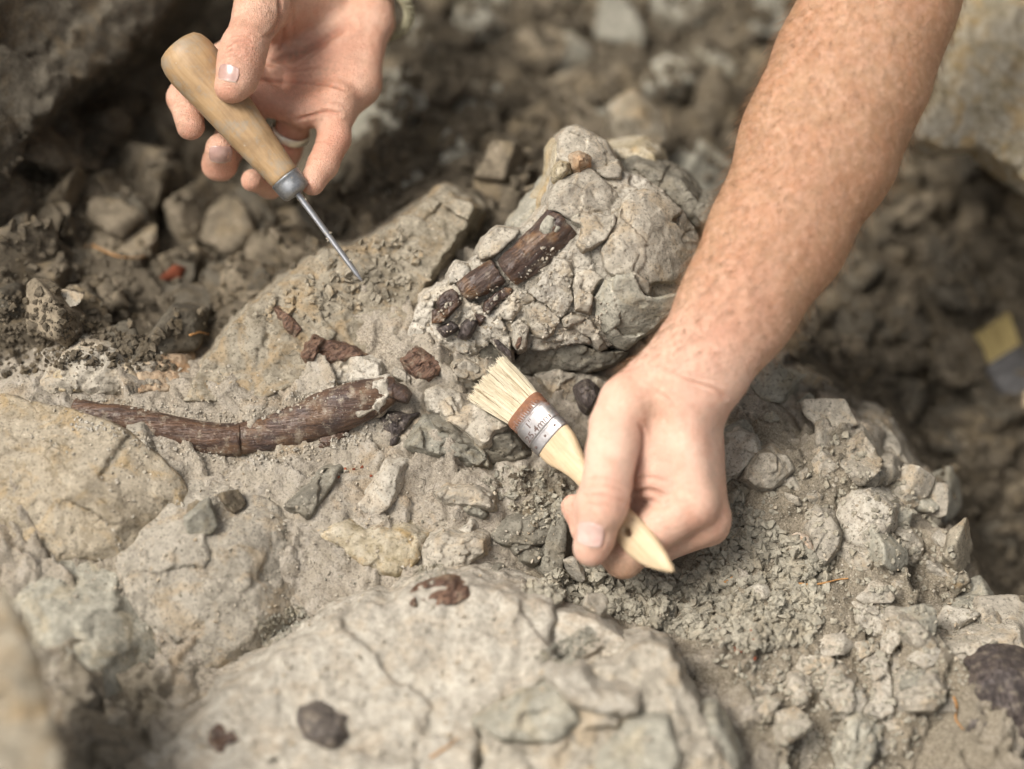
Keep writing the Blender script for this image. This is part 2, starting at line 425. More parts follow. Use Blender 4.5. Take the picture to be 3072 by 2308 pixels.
def ground_mat():
    t = NT('dusty_bedrock')
    dk = t.attr('dark'); sd = t.attr('sand')
    big = t.noise(45, 4, 0.6, dist=0.5); mid = t.noise(7.5, 4, 0.7); fine = t.noise(1.5, 2, 0.7); grit = t.noise(1.0, 1, 0.8)
    pale = t.mix(t.ramp(big, (0.38, 0.0), (0.60, 1.0)), (0.310, 0.272, 0.213), (0.237, 0.206, 0.163))
    pale = t.mix(t.ramp(mid, (0.44, 0.0), (0.66, 0.75)), pale, (0.387, 0.351, 0.298))
    st = t.ramp(t.noise(33, 4, 0.65, dist=0.9), (0.54, 0.0), (0.68, 0.55))
    pale = t.mix(st, pale, (0.284, 0.188, 0.093))
    sand = t.mix(t.ramp(grit, (0.36, 0.0), (0.62, 1.0)), (0.172, 0.144, 0.107), (0.353, 0.307, 0.242))
    pale = t.mix(t.math('MULTIPLY', sd, t.ramp(big, (0.4, 0.3), (0.55, 1.0))), pale, sand)
    so = t.math('ADD', t.attr('soil'), t.math('MULTIPLY', t.math('SUBTRACT', t.noise(18, 4, 0.65), 0.5), 1.4))
    pale = t.mix(t.math('MULTIPLY', t.ramp(so, (0.45, 0.0), (0.75, 1.0)), 0.85), pale, t.mix(t.ramp(grit, (0.36, 0.0), (0.62, 1.0)), (0.115, 0.097, 0.07), (0.24, 0.205, 0.15)))
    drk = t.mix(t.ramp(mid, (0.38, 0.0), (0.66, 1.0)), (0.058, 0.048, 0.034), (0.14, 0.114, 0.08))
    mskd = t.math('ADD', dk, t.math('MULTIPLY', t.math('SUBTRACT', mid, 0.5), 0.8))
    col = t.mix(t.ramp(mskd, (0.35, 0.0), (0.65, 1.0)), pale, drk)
    col = t.mix(t.ramp(fine, (0.32, 0.65), (0.48, 0.0)), col, (0.090, 0.076, 0.057))
    wv = warp(t, 12, 7); ce = t.voro(24, vec=wv, feature='DISTANCE_TO_EDGE')
    cm = t.math('MULTIPLY', t.ramp(ce, (0.003, 1.0), (0.012, 0.0)), t.ramp(big, (0.56, 0.0), (0.62, 0.7)))
    col = t.mix(cm, col, (0.060, 0.051, 0.040))
    v1 = t.voro(3.4)
    col = t.mix(t.math('MULTIPLY', t.ramp(v1, (0.11, 1.0), (0.18, 0.0)), t.ramp(mid, (0.5, 0.0), (0.58, 0.7))), col, (0.48, 0.415, 0.33))
    t.set('Base Color', col); t.set('Roughness', 0.95); t.set('Specular IOR Level', 0.15)
    h = t.math('ADD', t.math('MULTIPLY', mid, 0.9), t.math('MULTIPLY', fine, 0.4))
    t.bump(h, 2.0, 0.85)
    return t.m
GROUND = ground_mat()

def bone_mat(name, c1, c2, ochre, rot, amt=0.6, rough=0.45, dust_amt=0.5, ckamt=0.8, bmp=1.7):
    t = NT(name)
    st = t.along(rot, 0.13)
    g = t.noise(3.4, 5, 0.65, vec=st, dist=0.3); big = t.noise(13, 4, 0.6)
    col = t.mix(t.ramp(g, (0.34, 0.0), (0.66, 1.0)), c1, c2)
    col = t.mix(t.math('MULTIPLY', t.ramp(big, (0.52, 0.0), (0.66, 1.0)), amt), col, ochre)
    col = t.mix(t.ramp(t.noise(21, 3, 0.5), (0.55, 0.0), (0.7, 0.3)), col, (0.075, 0.062, 0.066))
    g3 = t.noise(2.0, 3, 0.6, vec=st, dist=0.5)
    ck = t.ramp(g3, (0.46, 0.0), (0.495, ckamt), (0.53, 0.0))
    col = t.mix(ck, col, (0.014, 0.010, 0.009))
    dust = t.math('MULTIPLY', t.ramp(t.voro(2.2), (0.13, 1.0), (0.22, 0.0)), t.ramp(t.noise(11, 3), (0.48, 0.0), (0.6, 0.4)))
    col = t.mix(dust, col, (0.34, 0.29, 0.23))
    col = t.mix(t.ramp(t.noise(6, 5, 0.7), (0.52, 0.0), (0.66, dust_amt)), col, (0.30, 0.25, 0.185))
    t.set('Base Color', col); t.set('Roughness', t.ramp(t.noise(5, 3), (0.3, rough-0.1), (0.7, rough+0.25))); t.set('Specular IOR Level', 0.4)
    t.bump(t.math('SUBTRACT', t.math('ADD', g, t.math('MULTIPLY', t.noise(1.4, 3), 0.4)), t.math('MULTIPLY', ck, 0.5)), bmp, 0.8)
    return t.m
BONE = bone_mat('fossil_bone', (0.030, 0.019, 0.017), (0.085, 0.048, 0.030), (0.24, 0.115, 0.035), dirw((562,222,0),(504,273,0)), 0.5, 0.36, 0.4, 0.55, 1.2)
BONE_RIB = bone_mat('fossil_rib', (0.040, 0.024, 0.018), (0.115, 0.062, 0.036), (0.18, 0.105, 0.055), dirw((70,410,0),(400,402,0)), 0.5, 0.36, 0.75, 0.4, 1.2)
BONE_BLACK = bone_mat('dark_fossil', (0.042, 0.033, 0.031), (0.10, 0.078, 0.068), (0.17, 0.13, 0.095), dirw((0,0,0),(10,30,0)), 0.35)
BONE_DUSTY = bone_mat('dusty_dark_fossil', (0.09, 0.075, 0.064), (0.15, 0.125, 0.105), (0.20, 0.165, 0.13), dirw((0,0,0),(10,30,0)), 0.6, 0.6, 0.8)
BONE_RED = bone_mat('reddish_fossil', (0.085, 0.045, 0.030), (0.165, 0.092, 0.056), (0.27, 0.18, 0.105), dirw((400,370,0),(430,350,0)), 0.5, 0.6)

def wood_mat(name, c1, c2, rot, rough=0.5, grain_mm=2.2, along=0.08, stain=0.0):
    t = NT(name)
    st = t.along(rot, along)
    g = t.noise(grain_mm, 4, 0.6, vec=st, dist=0.6); g2 = t.noise(grain_mm*4, 3, 0.5, vec=st)
    col = t.mix(t.ramp(g, (0.35, 0.0), (0.65, 1.0)), c1, c2)
    col = t.mix(t.ramp(g2, (0.5, 0.0), (0.7, 0.5)), col, tuple(x*0.72 for x in c2))
    if stain:
        col = t.mix(t.math('MULTIPLY', t.ramp(t.noise(16, 4, 0.6), (0.46, 0.0), (0.66, 1.0)), stain), col, (0.21, 0.135, 0.07))
        col = t.mix(t.math('MULTIPLY', t.ramp(t.noise(9, 5, 0.7), (0.5, 0.0), (0.62, 1.0)), stain*0.9), col, (0.26, 0.235, 0.19))
        col = t.mix(t.math('MULTIPLY', t.ramp(t.voro(5), (0.08, 1.0), (0.13, 0.0)), t.ramp(t.noise(14, 2), (0.52, 0.0), (0.6, 0.8))), col, (0.55, 0.48, 0.38))
    t.set('Base Color', col); t.set('Roughness', rough); t.set('Specular IOR Level', 0.35)
    t.bump(g, 0.5, 0.35)
    return t.m
WOOD_AWL = wood_mat('worn_wood', (0.41, 0.275, 0.145), (0.32, 0.205, 0.105), dirw((178,47,0),(285,178,0)), 0.5, 2.0, 0.05, 0.6)
WOOD_BRUSH = wood_mat('pale_wood', (0.60, 0.465, 0.30), (0.53, 0.395, 0.24), dirw((554,441,15),(671,577,66)), 0.5, 1.3, 0.06, 0.16)

def metal_mat(name, col, rough, rust=0.0, dirt=0.4):
    t = NT(name)
    n = t.noise(6, 5, 0.65)
    c = t.mix(t.ramp(n, (0.4, 0.0), (0.65, dirt)), col, tuple(x*0.4 for x in col))
    met = 1.0
    dm = t.math('MULTIPLY', t.ramp(t.voro(2.6), (0.15, 1.0), (0.24, 0.0)), t.ramp(t.noise(6, 3), (0.5, 0.0), (0.58, 0.9)))
    c = t.mix(dm, c, (0.35, 0.30, 0.22)); met = t.math('SUBTRACT', 0.92, dm)
    rgh = t.ramp(n, (0.3, rough), (0.7, min(1, rough + 0.25)))
    if rust:
        rm = t.math('MULTIPLY', t.ramp(t.math('ADD', t.math('MULTIPLY', t.attr('rust'), 0.75), t.math('MULTIPLY', t.noise(2.4, 5, 0.7), 0.55)), (0.62, 0.0), (0.82, 1.0)), rust)
        c = t.mix(rm, c, t.mix(t.noise(1.6, 3), (0.10, 0.055, 0.042), (0.32, 0.135, 0.06)))
        met = t.math('SUBTRACT', met, rm)
        rgh = t.mix(rm, rgh, 0.85)
    t.set('Base Color', c); t.set('Metallic', met); t.set('Roughness', rgh)
    t.bump(t.noise(2.0, 4, 0.6), 0.25, 0.5)
    return t.m
STEEL = metal_mat('steel', (0.50, 0.50, 0.51), 0.28, 0, 0.35)
ZINC = metal_mat('dull_zinc', (0.40, 0.41, 0.42), 0.36, 0, 0.85)
TIN = metal_mat('rusty_tin', (0.42, 0.40, 0.39), 0.34, 1.0, 0.5)
SILVER = metal_mat('silver_ring', (0.85, 0.80, 0.68), 0.30, 0, 0.1)

def plain(name, col, rough=0.7, spec=0.3, noise_mm=None, amt=0.4):
    t = NT(name); c = col
    if noise_mm: c = t.mix(t.ramp(t.noise(noise_mm, 3), (0.35, 0.0), (0.65, amt)), col, tuple(x*0.5 for x in col))
    t.set('Base Color', c); t.set('Roughness', rough); t.set('Specular IOR Level', spec); return t.m
def bristle_mat(name, c1, c2, c3):
    t = NT(name); a = t.attr('tone')
    col = t.ramp(a, (0.0, c3), (0.28, c2), (0.75, c1))
    t.set('Base Color', col); t.set('Roughness', 0.5); t.set('Specular IOR Level', 0.35); return t.m
BRISTLE = bristle_mat('bristle', (0.80, 0.72, 0.55), (0.62, 0.52, 0.35), (0.28, 0.19, 0.10))
BRISTLE_Y = bristle_mat('yellow_bristle', (0.52, 0.41, 0.18), (0.44, 0.34, 0.14), (0.29, 0.21, 0.09))
LETTER = plain('stamped_letters', (0.11, 0.075, 0.065), 0.7)
BLACKTIN = plain('blackened_ferrule', (0.075, 0.07, 0.067), 0.55, 0.4, 4, 0.8)
ROOT = plain('dry_root', (0.38, 0.20, 0.075), 0.8)
ROPE = plain('olive_cord', (0.42, 0.39, 0.26), 0.95, 0.1, 1.2, 0.7)
HAIR = plain('arm_hair', (0.20, 0.115, 0.058), 0.5, 0.4)

def skin_mat(name, light, tan, red, dirtc=(0.20, 0.145, 0.10)):
    t = NT(name)
    a_t, a_r, a_d = t.attr('tan'), t.attr('red'), t.attr('dirt')
    big = t.noise(15, 3, 0.6, dist=0.4); mid = t.noise(4.2, 4, 0.65); fine = t.noise(1.3, 3, 0.7)
    base = t.mix(a_t, light, tan)
    base = t.mix(t.math('MULTIPLY', t.ramp(big, (0.40, 0.0), (0.62, 1.0)), 0.38), base, t.mix(a_t, red, (0.40, 0.175, 0.09)))
    base = t.mix(t.ramp(mid, (0.44, 0.0), (0.66, 0.24)), base, tuple(min(1, 1.28*x) for x in light))
    base = t.mix(a_r, base, red)
    fr = t.math('MULTIPLY', t.ramp(fine, (0.47, 0.0), (0.60, 1.0)), t.math('ADD', t.math('MULTIPLY', a_t, 0.22), 0.12))
    base = t.mix(fr, base, tuple(0.48*x for x in tan))
    sp = t.math('MULTIPLY', t.ramp(t.voro(9.0), (0.05, 1.0), (0.11, 0.0)), t.math('MULTIPLY', a_t, t.ramp(big, (0.46, 0.0), (0.54, 0.65))))
    base = t.mix(sp, base, (0.24, 0.095, 0.05))
    dm = t.math('MULTIPLY', a_d, t.ramp(t.noise(3.0, 5, 0.7), (0.38, 0.0), (0.62, 1.0)))
    base = t.mix(dm, base, dirtc)
    t.set('Base Color', base)
    t.set('Roughness', t.ramp(mid, (0.3, 0.40), (0.7, 0.58))); t.set('Specular IOR Level', 0.42)
    t.set('Subsurface Weight', 0.18); t.set('Subsurface Radius', (1.0, 0.42, 0.25)); t.set('Subsurface Scale', 0.0022)
    cell = t.voro(1.3, feature='DISTANCE_TO_EDGE', vec=t.scaled((1, 0.7, 1), (0.3, 0.2, 0.5)))
    hgt = t.math('ADD', t.ramp(cell, (0.0, 0.0), (0.25, 0.7)), t.math('MULTIPLY', t.noise(2.8, 4, 0.7), 1.0))
    t.bump(hgt, 0.7, 0.6)
    return t.m
SKIN_A = skin_mat('palm_skin', (0.61, 0.375, 0.275), (0.56, 0.33, 0.21), (0.50, 0.20, 0.125))
SKIN_B = skin_mat('sunned_skin', (0.69, 0.46, 0.35), (0.415, 0.235, 0.132), (0.58, 0.27, 0.185))
def nail_mat(name, ca, cb):
    t = NT(name); e = t.attr('edge')
    col = t.mix(t.ramp(t.noise(3, 3), (0.35, 0.0), (0.65, 1.0)), ca, cb)
    col = t.mix(e, col, (0.62, 0.53, 0.43))
    t.set('Base Color', col); t.set('Roughness', 0.25); t.set('Specular IOR Level', 0.6)
    t.set('Subsurface Weight', 0.1); t.set('Subsurface Radius', (1, 0.4, 0.25)); t.set('Subsurface Scale', 0.002)
    return t.m
NAIL = nail_mat('pale_nail', (0.64, 0.445, 0.39), (0.58, 0.375, 0.32))
NAIL_A = nail_mat('dusty_nail', (0.40, 0.255, 0.21), (0.34, 0.21, 0.175))
# ------------------------------------------------------------------ the ground: one sheet through measured spots
GP = [ # picture position, millimetres in front of (+) or behind (-) the focus plane
 (-40,800,120),(60,769,120),(250,760,84),(420,780,84),(600,780,88),(760,780,80),(860,769,60),(960,769,72),(1060,769,60),
 (40,690,95),(140,640,46),(220,680,52),(300,640,34),(400,630,28),(512,650,36),(620,670,44),(720,680,44),(800,640,30),(880,680,40),(960,680,45),(1050,690,40),
 (20,560,52),(100,560,40),(200,560,36),(300,560,26),(380,570,18),(430,600,18),(500,580,12),(560,600,6),(640,600,2),(700,600,8),(780,590,8),(850,580,8),(920,590,0),(965,595,-8),(1020,645,8),
 (20,480,30),(100,490,26),(200,490,16),(300,490,12),(400,500,9),(500,500,0),(560,500,-12),(640,540,-22),(690,550,-8),(760,510,-2),(830,500,-10),(900,500,-22),(945,535,-18),
 (20,420,8),(90,430,6),(200,430,2),(300,440,2),(400,440,0),(480,450,-6),(540,430,-20),(600,450,-22),(680,450,-24),(750,430,-18),(800,420,-24),(860,425,-32),(905,470,-32),
 (985,560,-120),(1030,610,-100),(955,480,-150),(905,410,-140),(1020,480,-165),(1040,400,-180),
 (20,370,-12),(80,370,-14),(150,385,-12),(230,390,-12),(300,380,-14),(370,370,-10),(440,370,-10),(520,370,-25),(580,380,-32),(650,360,-40),(720,360,-40),(770,370,-42),(805,385,-50),
 (840,360,-140),(930,350,-170),(1030,330,-190),
 (20,320,-30),(100,330,-38),(170,350,-45),(215,330,-62),(270,305,-60),(330,275,-50),(400,255,-55),(460,280,-45),(520,300,-42),(600,310,-48),(680,310,-60),(750,310,-90),(800,310,-150),
 (0,260,-62),(80,260,-95),(160,270,-120),(240,260,-135),(300,230,-145),(380,200,-120),(450,180,-110),(520,190,-120),(620,200,-140),(720,220,-160),(800,240,-185),(900,260,-205),(1030,240,-220),
 (0,180,-90),(80,180,-135),(180,180,-180),(280,160,-205),(400,130,-190),(520,120,-200),(640,120,-215),(760,140,-235),(880,160,-250),(1030,150,-260),
 (20,80,-150),(130,80,-230),(260,80,-260),(400,60,-260),(560,50,-275),(700,50,-290),(850,50,-305),(1000,50,-320),
 (60,-20,-270),(250,-20,-310),(450,-20,-320),(650,-20,-330),(850,-20,-345),(1050,-20,-370)]
gw = to_world(cps(GP)) * 1000.0
def tps_fit(P, z, lam=40.0):
    n = len(P); r = np.linalg.norm(P[:, None] - P[None], axis=2) / 100
    K = np.where(r > 0, r*r*np.log(r + 1e-9), 0) + lam * 1e-4 * np.eye(n)
    A = np.zeros((n+3, n+3)); A[:n, :n] = K; A[:n, n] = 1; A[:n, n+1:] = P/100; A[n, :n] = 1; A[n+1:, :n] = (P/100).T
    s = np.linalg.solve(A, np.concatenate([z, np.zeros(3)])); return s
lo, hi = gw[:, :2].min(0), gw[:, :2].max(0)
GW = tps_fit(gw[:, :2], gw[:, 2])
def tps(x, y):
    out = np.full(x.shape, GW[-3]) + GW[-2]*x/100 + GW[-1]*y/100
    for w_, p in zip(GW[:-3], gw[:, :2]):
        r2 = ((x-p[0])**2 + (y-p[1])**2) / 1e4
        out += w_ * 0.5 * r2 * np.log(r2 + 1e-12)
    return out
def base_height(x, y):
    cx, cy = np.clip(x, lo[0]-20, hi[0]+20), np.clip(y, lo[1]-20, hi[1]+20)
    z = tps(cx, cy)
    ex = np.hypot(x-cx, y-cy)
    bank = np.clip((y - hi[1] - 10) / 380, 0, 1)          # unseen cut bank, added and steepened behind the dig to block sky light
    return z * np.exp(-ex/260) + (1-np.exp(-ex/260)) * (-20) + 800*bank*bank*(3-2*bank) + ex*0.02
def spaced(a, b, h, out):
    core = list(np.arange(a, b, h)); lo_, hi_ = [], []
    s = h; p = a
    while p > -out: s *= 1.16; p -= s; lo_.append(p)
    s = h; p = core[-1]
    while p < out: s *= 1.16; p += s; hi_.append(p)
    return np.array(lo_[::-1] + core + hi_)
gx = spaced(-345, 345, 1.45, 3500.0); gy0 = np.arange(-270, 150, 1.35); gy1 = np.arange(150, 470, 2.2)
ys = spaced(-270, 150, 1.35, 270.5); gy = np.concatenate([spaced(-270, -269, 1.35, 3500)[:0], []])
tail = []; s_, p_ = 2.2, gy1[-1]
while p_ < 3500: s_ *= 1.16; p_ += s_; tail.append(p_)
head = []; s_, p_ = 1.35, -270.0
while p_ > -3500: s_ *= 1.16; p_ -= s_; head.append(p_)
gy = np.concatenate([head[::-1], gy0, gy1, tail])
GX, GY = np.meshgrid(gx, gy, indexing='ij')
GZ = base_height(GX, GY)
pu, pv = to_pix(to_cam(np.stack([GX, GY, GZ], -1) / 1000.0))
def soft(poly, w): return 1 / (1 + np.exp(np.clip(poly_sd(pu, pv, poly) / w, -40, 40)))
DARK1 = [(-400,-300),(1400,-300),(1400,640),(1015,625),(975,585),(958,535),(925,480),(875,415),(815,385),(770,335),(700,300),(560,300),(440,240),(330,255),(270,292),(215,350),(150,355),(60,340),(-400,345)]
dark = soft(DARK1, 14)  # darker rubble of the pits, with part of their shade painted into the colour
sand = np.clip(0.55 + 0.5*fbm(GX, GY, GZ*0, 60, 5, 3), 0, 1)
SMOOTH = soft([(20,370),(150,395),(300,400),(430,420),(420,470),(560,500),(520,570),(400,590),(250,640),(60,560),(20,440)], 14)
GRAV = soft([(520,470),(580,440),(760,430),(860,520),(830,650),(640,640),(500,590)], 16)
SOIL = np.maximum(GRAV, 0.85*soft([(690,560),(750,400),(860,430),(940,520),(1000,640),(1030,800),(760,800),(720,690),(640,640)], 16))
SOIL = np.maximum(SOIL, 0.8*soft([(60,560),(125,530),(130,620),(180,690),(150,800),(60,800),(50,640)], 10))
rough_k = 1.0 - 0.55*SMOOTH
wx, wy = GX + 6*fbm(GX, GY, GZ*0, 22, 31, 2), GY + 6*fbm(GX, GY, GZ*0, 22, 37, 2)
near = np.clip(1 - (np.maximum(np.abs(GX)-345, 0) + np.maximum(np.abs(GY-100)-380, 0)) / 200, 0, 1)
GZ = GZ + near * (facets(wx, wy, 44, 11, 4.5, 0.34)*(0.35+0.65*rough_k)*(1-0.6*GRAV)
     + facets(wx+9, wy+5, 17, 12, 2.2, 0.45, 1.8, 0.05)*rough_k*(1-0.4*GRAV) + facets(wx, wy, 6.5, 13, 0.9, 0.5)*(0.4+0.6*rough_k)*(1-0.7*dark)
     + 0.8*fbm(GX, GY, GZ*0, 12, 14, 4))
nX, nY = GX.shape
ii = np.arange(nX*nY).reshape(nX, nY)
GF = np.stack([ii[:-1, :-1], ii[1:, :-1], ii[1:, 1:], ii[:-1, 1:]], -1).reshape(-1, 4)
GV = np.stack([GX, GY, GZ], -1).reshape(-1, 3) / 1000.0
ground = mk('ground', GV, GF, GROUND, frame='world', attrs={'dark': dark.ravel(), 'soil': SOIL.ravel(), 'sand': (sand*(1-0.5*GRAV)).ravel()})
tag(ground, 'pale dusty bedrock floor of the dig falling away into dark pits', None, None, 'structure')
bpy.context.view_layer.update()
def ground_depth(u, v):
    p = to_world(cp(u, v, 0)); c = TOW*DIST/1000; q = p - c; q /= np.linalg.norm(q); o = np.array(ground.location)
    ok, h_, n_, i_ = ground.ray_cast(Vector(c - o), Vector(q))
    return float(to_cam(np.array(h_) + o)[2]) if ok else 0.0

# ------------------------------------------------------------------ hewn stones
def rock(name, poly, d, mat, label=None, cat='rock', thick=30, bulge=4, slope=0.4, fac=(18, 1.4, 0.42), amp=0.45, h=1.0, seed=1,
         cuts=3, jag=1.2, group=None, parent=None, crack=0.8, rnd=1.0, kind=None, smooth=0, soil=True, on=None, dome=1.5, grow=0.0, sink=0.0, fine=1.0):
    """a broken stone: outline read from the picture at depth d (number or function of position), hewn into facets, wider at its root"""
    r_ = np.random.default_rng(seed)
    poly = [tuple(p[:2]) for p in poly]
    um, vm = np.mean([p[0] for p in poly]), np.mean([p[1] for p in poly])
    if isinstance(d, (tuple, list)): d0, du, dv = d
    elif d != 'block': d0, du, dv = d, 0.0, 0.0
    if d == 'block':
        f_ = lambda u, v: 15 - 26*((u-570)/(112 if u > 570 else 185))**2 - 20*((v-262)/105)**2
        d0, du, dv = f_(um, vm) - sink, (f_(um+3, vm)-f_(um-3, vm))/6, (f_(um, vm+3)-f_(um, vm-3))/6
    if on is not None:
        e = 9.0; g0 = np.mean([ground_depth(*p) for p in poly] + [ground_depth(um, vm)]*3)
        du = 0.5*np.clip((ground_depth(um+e, vm)-ground_depth(um-e, vm))/(2*e), -.5, .5)
        dv = 0.5*np.clip((ground_depth(um, vm+e)-ground_depth(um, vm-e))/(2*e), -.5, .6); d0 = g0 + on
    Pc = np.array([cp(p[0], p[1], d0)[:2] for p in poly])
    Q = []
    for i in range(len(Pc)):
        a, b = Pc[i], Pc[(i+1) % len(Pc)]; L = np.linalg.norm(b-a); n = max(1, int(L / 5))
        nrm = np.array([-(b-a)[1], (b-a)[0]]) / max(L, 1e-6)
        for k in range(n): Q.append(a + (b-a)*k/n + nrm*(r_.normal()*jag*0.5 if k else 0))
    Q = np.array(Q); cxy = Pc.mean(0)
    gx_, gy_ = du / PX, -dv / PX                    # millimetres of depth per millimetre across / up
    pad = max(slope, 0)*thick*0.75 + 6
    lo2, hi2 = Q.min(0) - pad, Q.max(0) + pad
    ext = 34.0 if d == 'block' else np.abs(gx_)*(hi2[0]-lo2[0])/2 + np.abs(gy_)*(hi2[1]-lo2[1])/2
    X = np.arange(lo2[0], hi2[0]+h, h); Y = np.arange(lo2[1], hi2[1]+h, h)
    Z = np.arange(d0 - thick - ext - 3, d0 + max(bulge*1.5, 8) + ext + fac[1]*2 + 6, h)
    x2, y2 = X[:, None] + 0*Y[None], Y[None] + 0*X[:, None]
    sd = poly_sd(x2, y2, Q) - grow
    wx_, wy_ = x2 + 2.5*fbm(x2, y2, x2*0, 9, seed+3, 2), y2 + 2.5*fbm(x2, y2, x2*0, 9, seed+5, 2)
    dep = np.maximum(-sd, 0); inr = max(dep.max(), 1e-3)
    plane = d0 + gx_*(x2-cxy[0]) + gy_*(y2-cxy[1])
    if d == 'block':
        u_, v_ = 512 + x2/PX, 384.5 - y2/PX
        plane = 15 - 26*((u_-570)/np.where(u_ > 570, 112, 185))**2 - 20*((v_-262)/105)**2 - sink
        plane = np.maximum(plane, -45)
    # a cap hewn by flat faces: the lowest of many tangent planes of a flattened dome
    ctr = Q - Q.mean(0); ev, evec = np.linalg.eigh(ctr.T @ ctr / len(Q)); aa = np.maximum(np.sqrt(ev)*1.9, 2.0); Bh = max(bulge*dome, 0.16*aa.min()) if dome > 1 else bulge*dome
    lx = ((x2-cxy[0])*evec[0, 0] + (y2-cxy[1])*evec[1, 0])/aa[0]; ly = ((x2-cxy[0])*evec[0, 1] + (y2-cxy[1])*evec[1, 1])/aa[1]
    cap = np.full(x2.shape, Bh)
    npl = 6 + cuts*3
    for c in range(npl):
        th = 2*math.pi*(c + r_.uniform(-.45, .45))/npl*(1 + (c % 2)); rr_ = r_.uniform(0.25, 0.8); px_, py_ = rr_*math.cos(th), rr_*math.sin(th)
        pz = math.sqrt(1 - rr_*rr_)*r_.uniform(0.86, 1.0)
        cap = np.minimum(cap, Bh*(pz - (px_*(lx-px_) + py_*(ly-py_))/math.sqrt(1-rr_*rr_)))
    cap = np.maximum(cap, -Bh*1.5)
    zf = plane + cap - Bh*0.4 + facets(wx_, wy_, fac[0], seed, fac[1]*0.8, fac[2]*0.55, crack, 0.04) + fine*facets(wx_, wy_, fac[0]*0.36, seed+9, fac[1]*0.35, fac[2]*0.7)
    Z3 = Z[None, None, :]
    side = (sd[:, :, None] - slope*np.clip(zf[:, :, None]-Z3-2, 0, thick*0.7)) * 0.85
    F = smax(side, (Z3 - zf[:, :, None])*0.9, rnd)
    F = np.maximum(F, (plane - thick)[:, :, None] - Z3)
    x3, y3, z3 = np.broadcast_arrays(x2[:, :, None], y2[:, :, None], Z3)
    near_ = np.abs(F) < 5*h + amp*3
    pn = (x3[near_], y3[near_], z3[near_])
    F[near_] += amp*fbm(*pn, 6.5, seed+21, 4, 0.55) + 0.5*amp*np.abs(vnoise(pn[0]/11, pn[1]/11, pn[2]/4, seed+4))
    V, Qd = nets(F, (X[0], Y[0], Z[0]), h)
    if smooth: V = smooth_verts(V, Qd, smooth, 0.35)
    if parent is None:
        o = mk(name, V, Qd, mat); tag(o, label, cat, group, kind)
    else:
        o = mk(name, V, Qd, mat, parent)
        if label: o['label'] = label
    return o
K4 = crop(1200, 300, 2.078); K5 = crop(100, 900, 1.7015); KB = crop(1380, 1040, 3.777); K7 = crop(2000, 1200, 1.5)
K8 = crop(0, 1400, 1.83); K9 = crop(900, 1700, 1.58); K3 = crop(1900, 0, 1.385); K2 = crop(1350, 1000, 2.078); KM = crop(800, 1300, 2.212); K6 = crop(0, 100, 1.662)
R = ROCK
# --- the block that holds the bone
rock('stone', [(556,131),(575,122),(600,134),(618,160),(645,165),(668,180),(690,205),(703,240),(695,280),(684,300),(660,318),(640,340),(610,352),(575,350),(540,355),(505,350),(470,352),(438,345),(412,328),(410,312),(432,285),(455,262),(490,240),(520,222),(540,200),(552,165)], 'block', R['crumb'],
     'crumbly pale core filling the joints of the fossil block', thick=40, bulge=1, seed=1, cuts=0, fac=(9,1.4,0.5), amp=0.9, dome=0.3, slope=0.1, grow=-3.0, sink=4.5)
rock('stone', K4([(1000,200),(1060,150),(1110,140),(1200,190),(1290,240),(1340,330),(1385,430),(1375,490),(1290,500),(1210,450),(1120,420),(1040,400),(980,370),(985,280)]), 'block', R['pale'],
     'grey pointed stone forming the peak of the fossil block', thick=34, bulge=6, seed=2, cuts=2, fac=(24,2.6,0.6), fine=0.45, dome=0.55, slope=0.15)
rock('stone', K4([(985,250),(1010,330),(1000,400),(960,520),(920,700),(860,690),(870,600),(930,520),(960,400),(965,290)]), (-16,0,0), R['yellow'], 'narrow ochre stained side face under the peak of the block', thick=26, bulge=2, seed=3, cuts=1, slope=0.3)
rock('pebble', K4([(1080,350),(1120,335),(1170,360),(1175,400),(1120,430),(1090,420)]), 10, R['orange'], 'orange pebble stuck below the peak of the fossil block', 'pebble', thick=10, bulge=3, seed=4, cuts=1, h=0.8, rnd=3)
rock('pebble', K4([(965,440),(1000,390),(1030,400),(1050,450),(1000,490),(970,490)]), 9, R['yellow'], 'yellow rounded pebble left of the orange one on the block', 'pebble', thick=10, bulge=3, seed=5, cuts=1, h=0.8, rnd=3)
rock('stone', K4([(925,690),(925,600),(960,530),(1000,485),(1080,455),(1180,408),(1235,450),(1300,520),(1402,622),(1390,665),(1330,800),(1290,870),(1200,920),(1140,948),(1095,900),(1130,780),(1050,745),(985,700)]), 'block', R['pale'],
     'pale split stone above the upper end of the dark bone', thick=36, bulge=8, seed=6, cuts=3, fac=(30,3.2,0.65), fine=0.45, dome=0.55, slope=0.15)
rock('stone', K4([(1404,640),(1440,590),(1560,535),(1650,580),(1760,680),(1850,780),(1892,880),(1860,1000),(1825,1120),(1770,1200),(1640,1222),(1560,1222),(1500,1180),(1440,1085),(1335,1088),(1290,1050),(1262,950),(1300,880),(1345,800)]), 'block', R['pale'],
     'large domed pale stone on the right of the fossil block', thick=44, bulge=16, seed=8, cuts=2, fac=(34,3.2,0.6), fine=0.45, slope=0.12, rnd=1, dome=0.55, grow=1.5, jag=0.7)
rock('stone', K4([(1205,1240),(1270,1130),(1330,1098),(1440,1096),(1520,1226),(1640,1228),(1770,1206),(1720,1290),(1600,1420),(1500,1480),(1410,1562),(1360,1540),(1290,1500),(1215,1350)]), (2,0,-0.42), R['grey'],
     'grey smooth stone overhanging beneath the domed stone of the block', thick=36, bulge=9, seed=9, cuts=1, fac=(30,2.4,0.45), fine=0.45, slope=0.05, rnd=1)
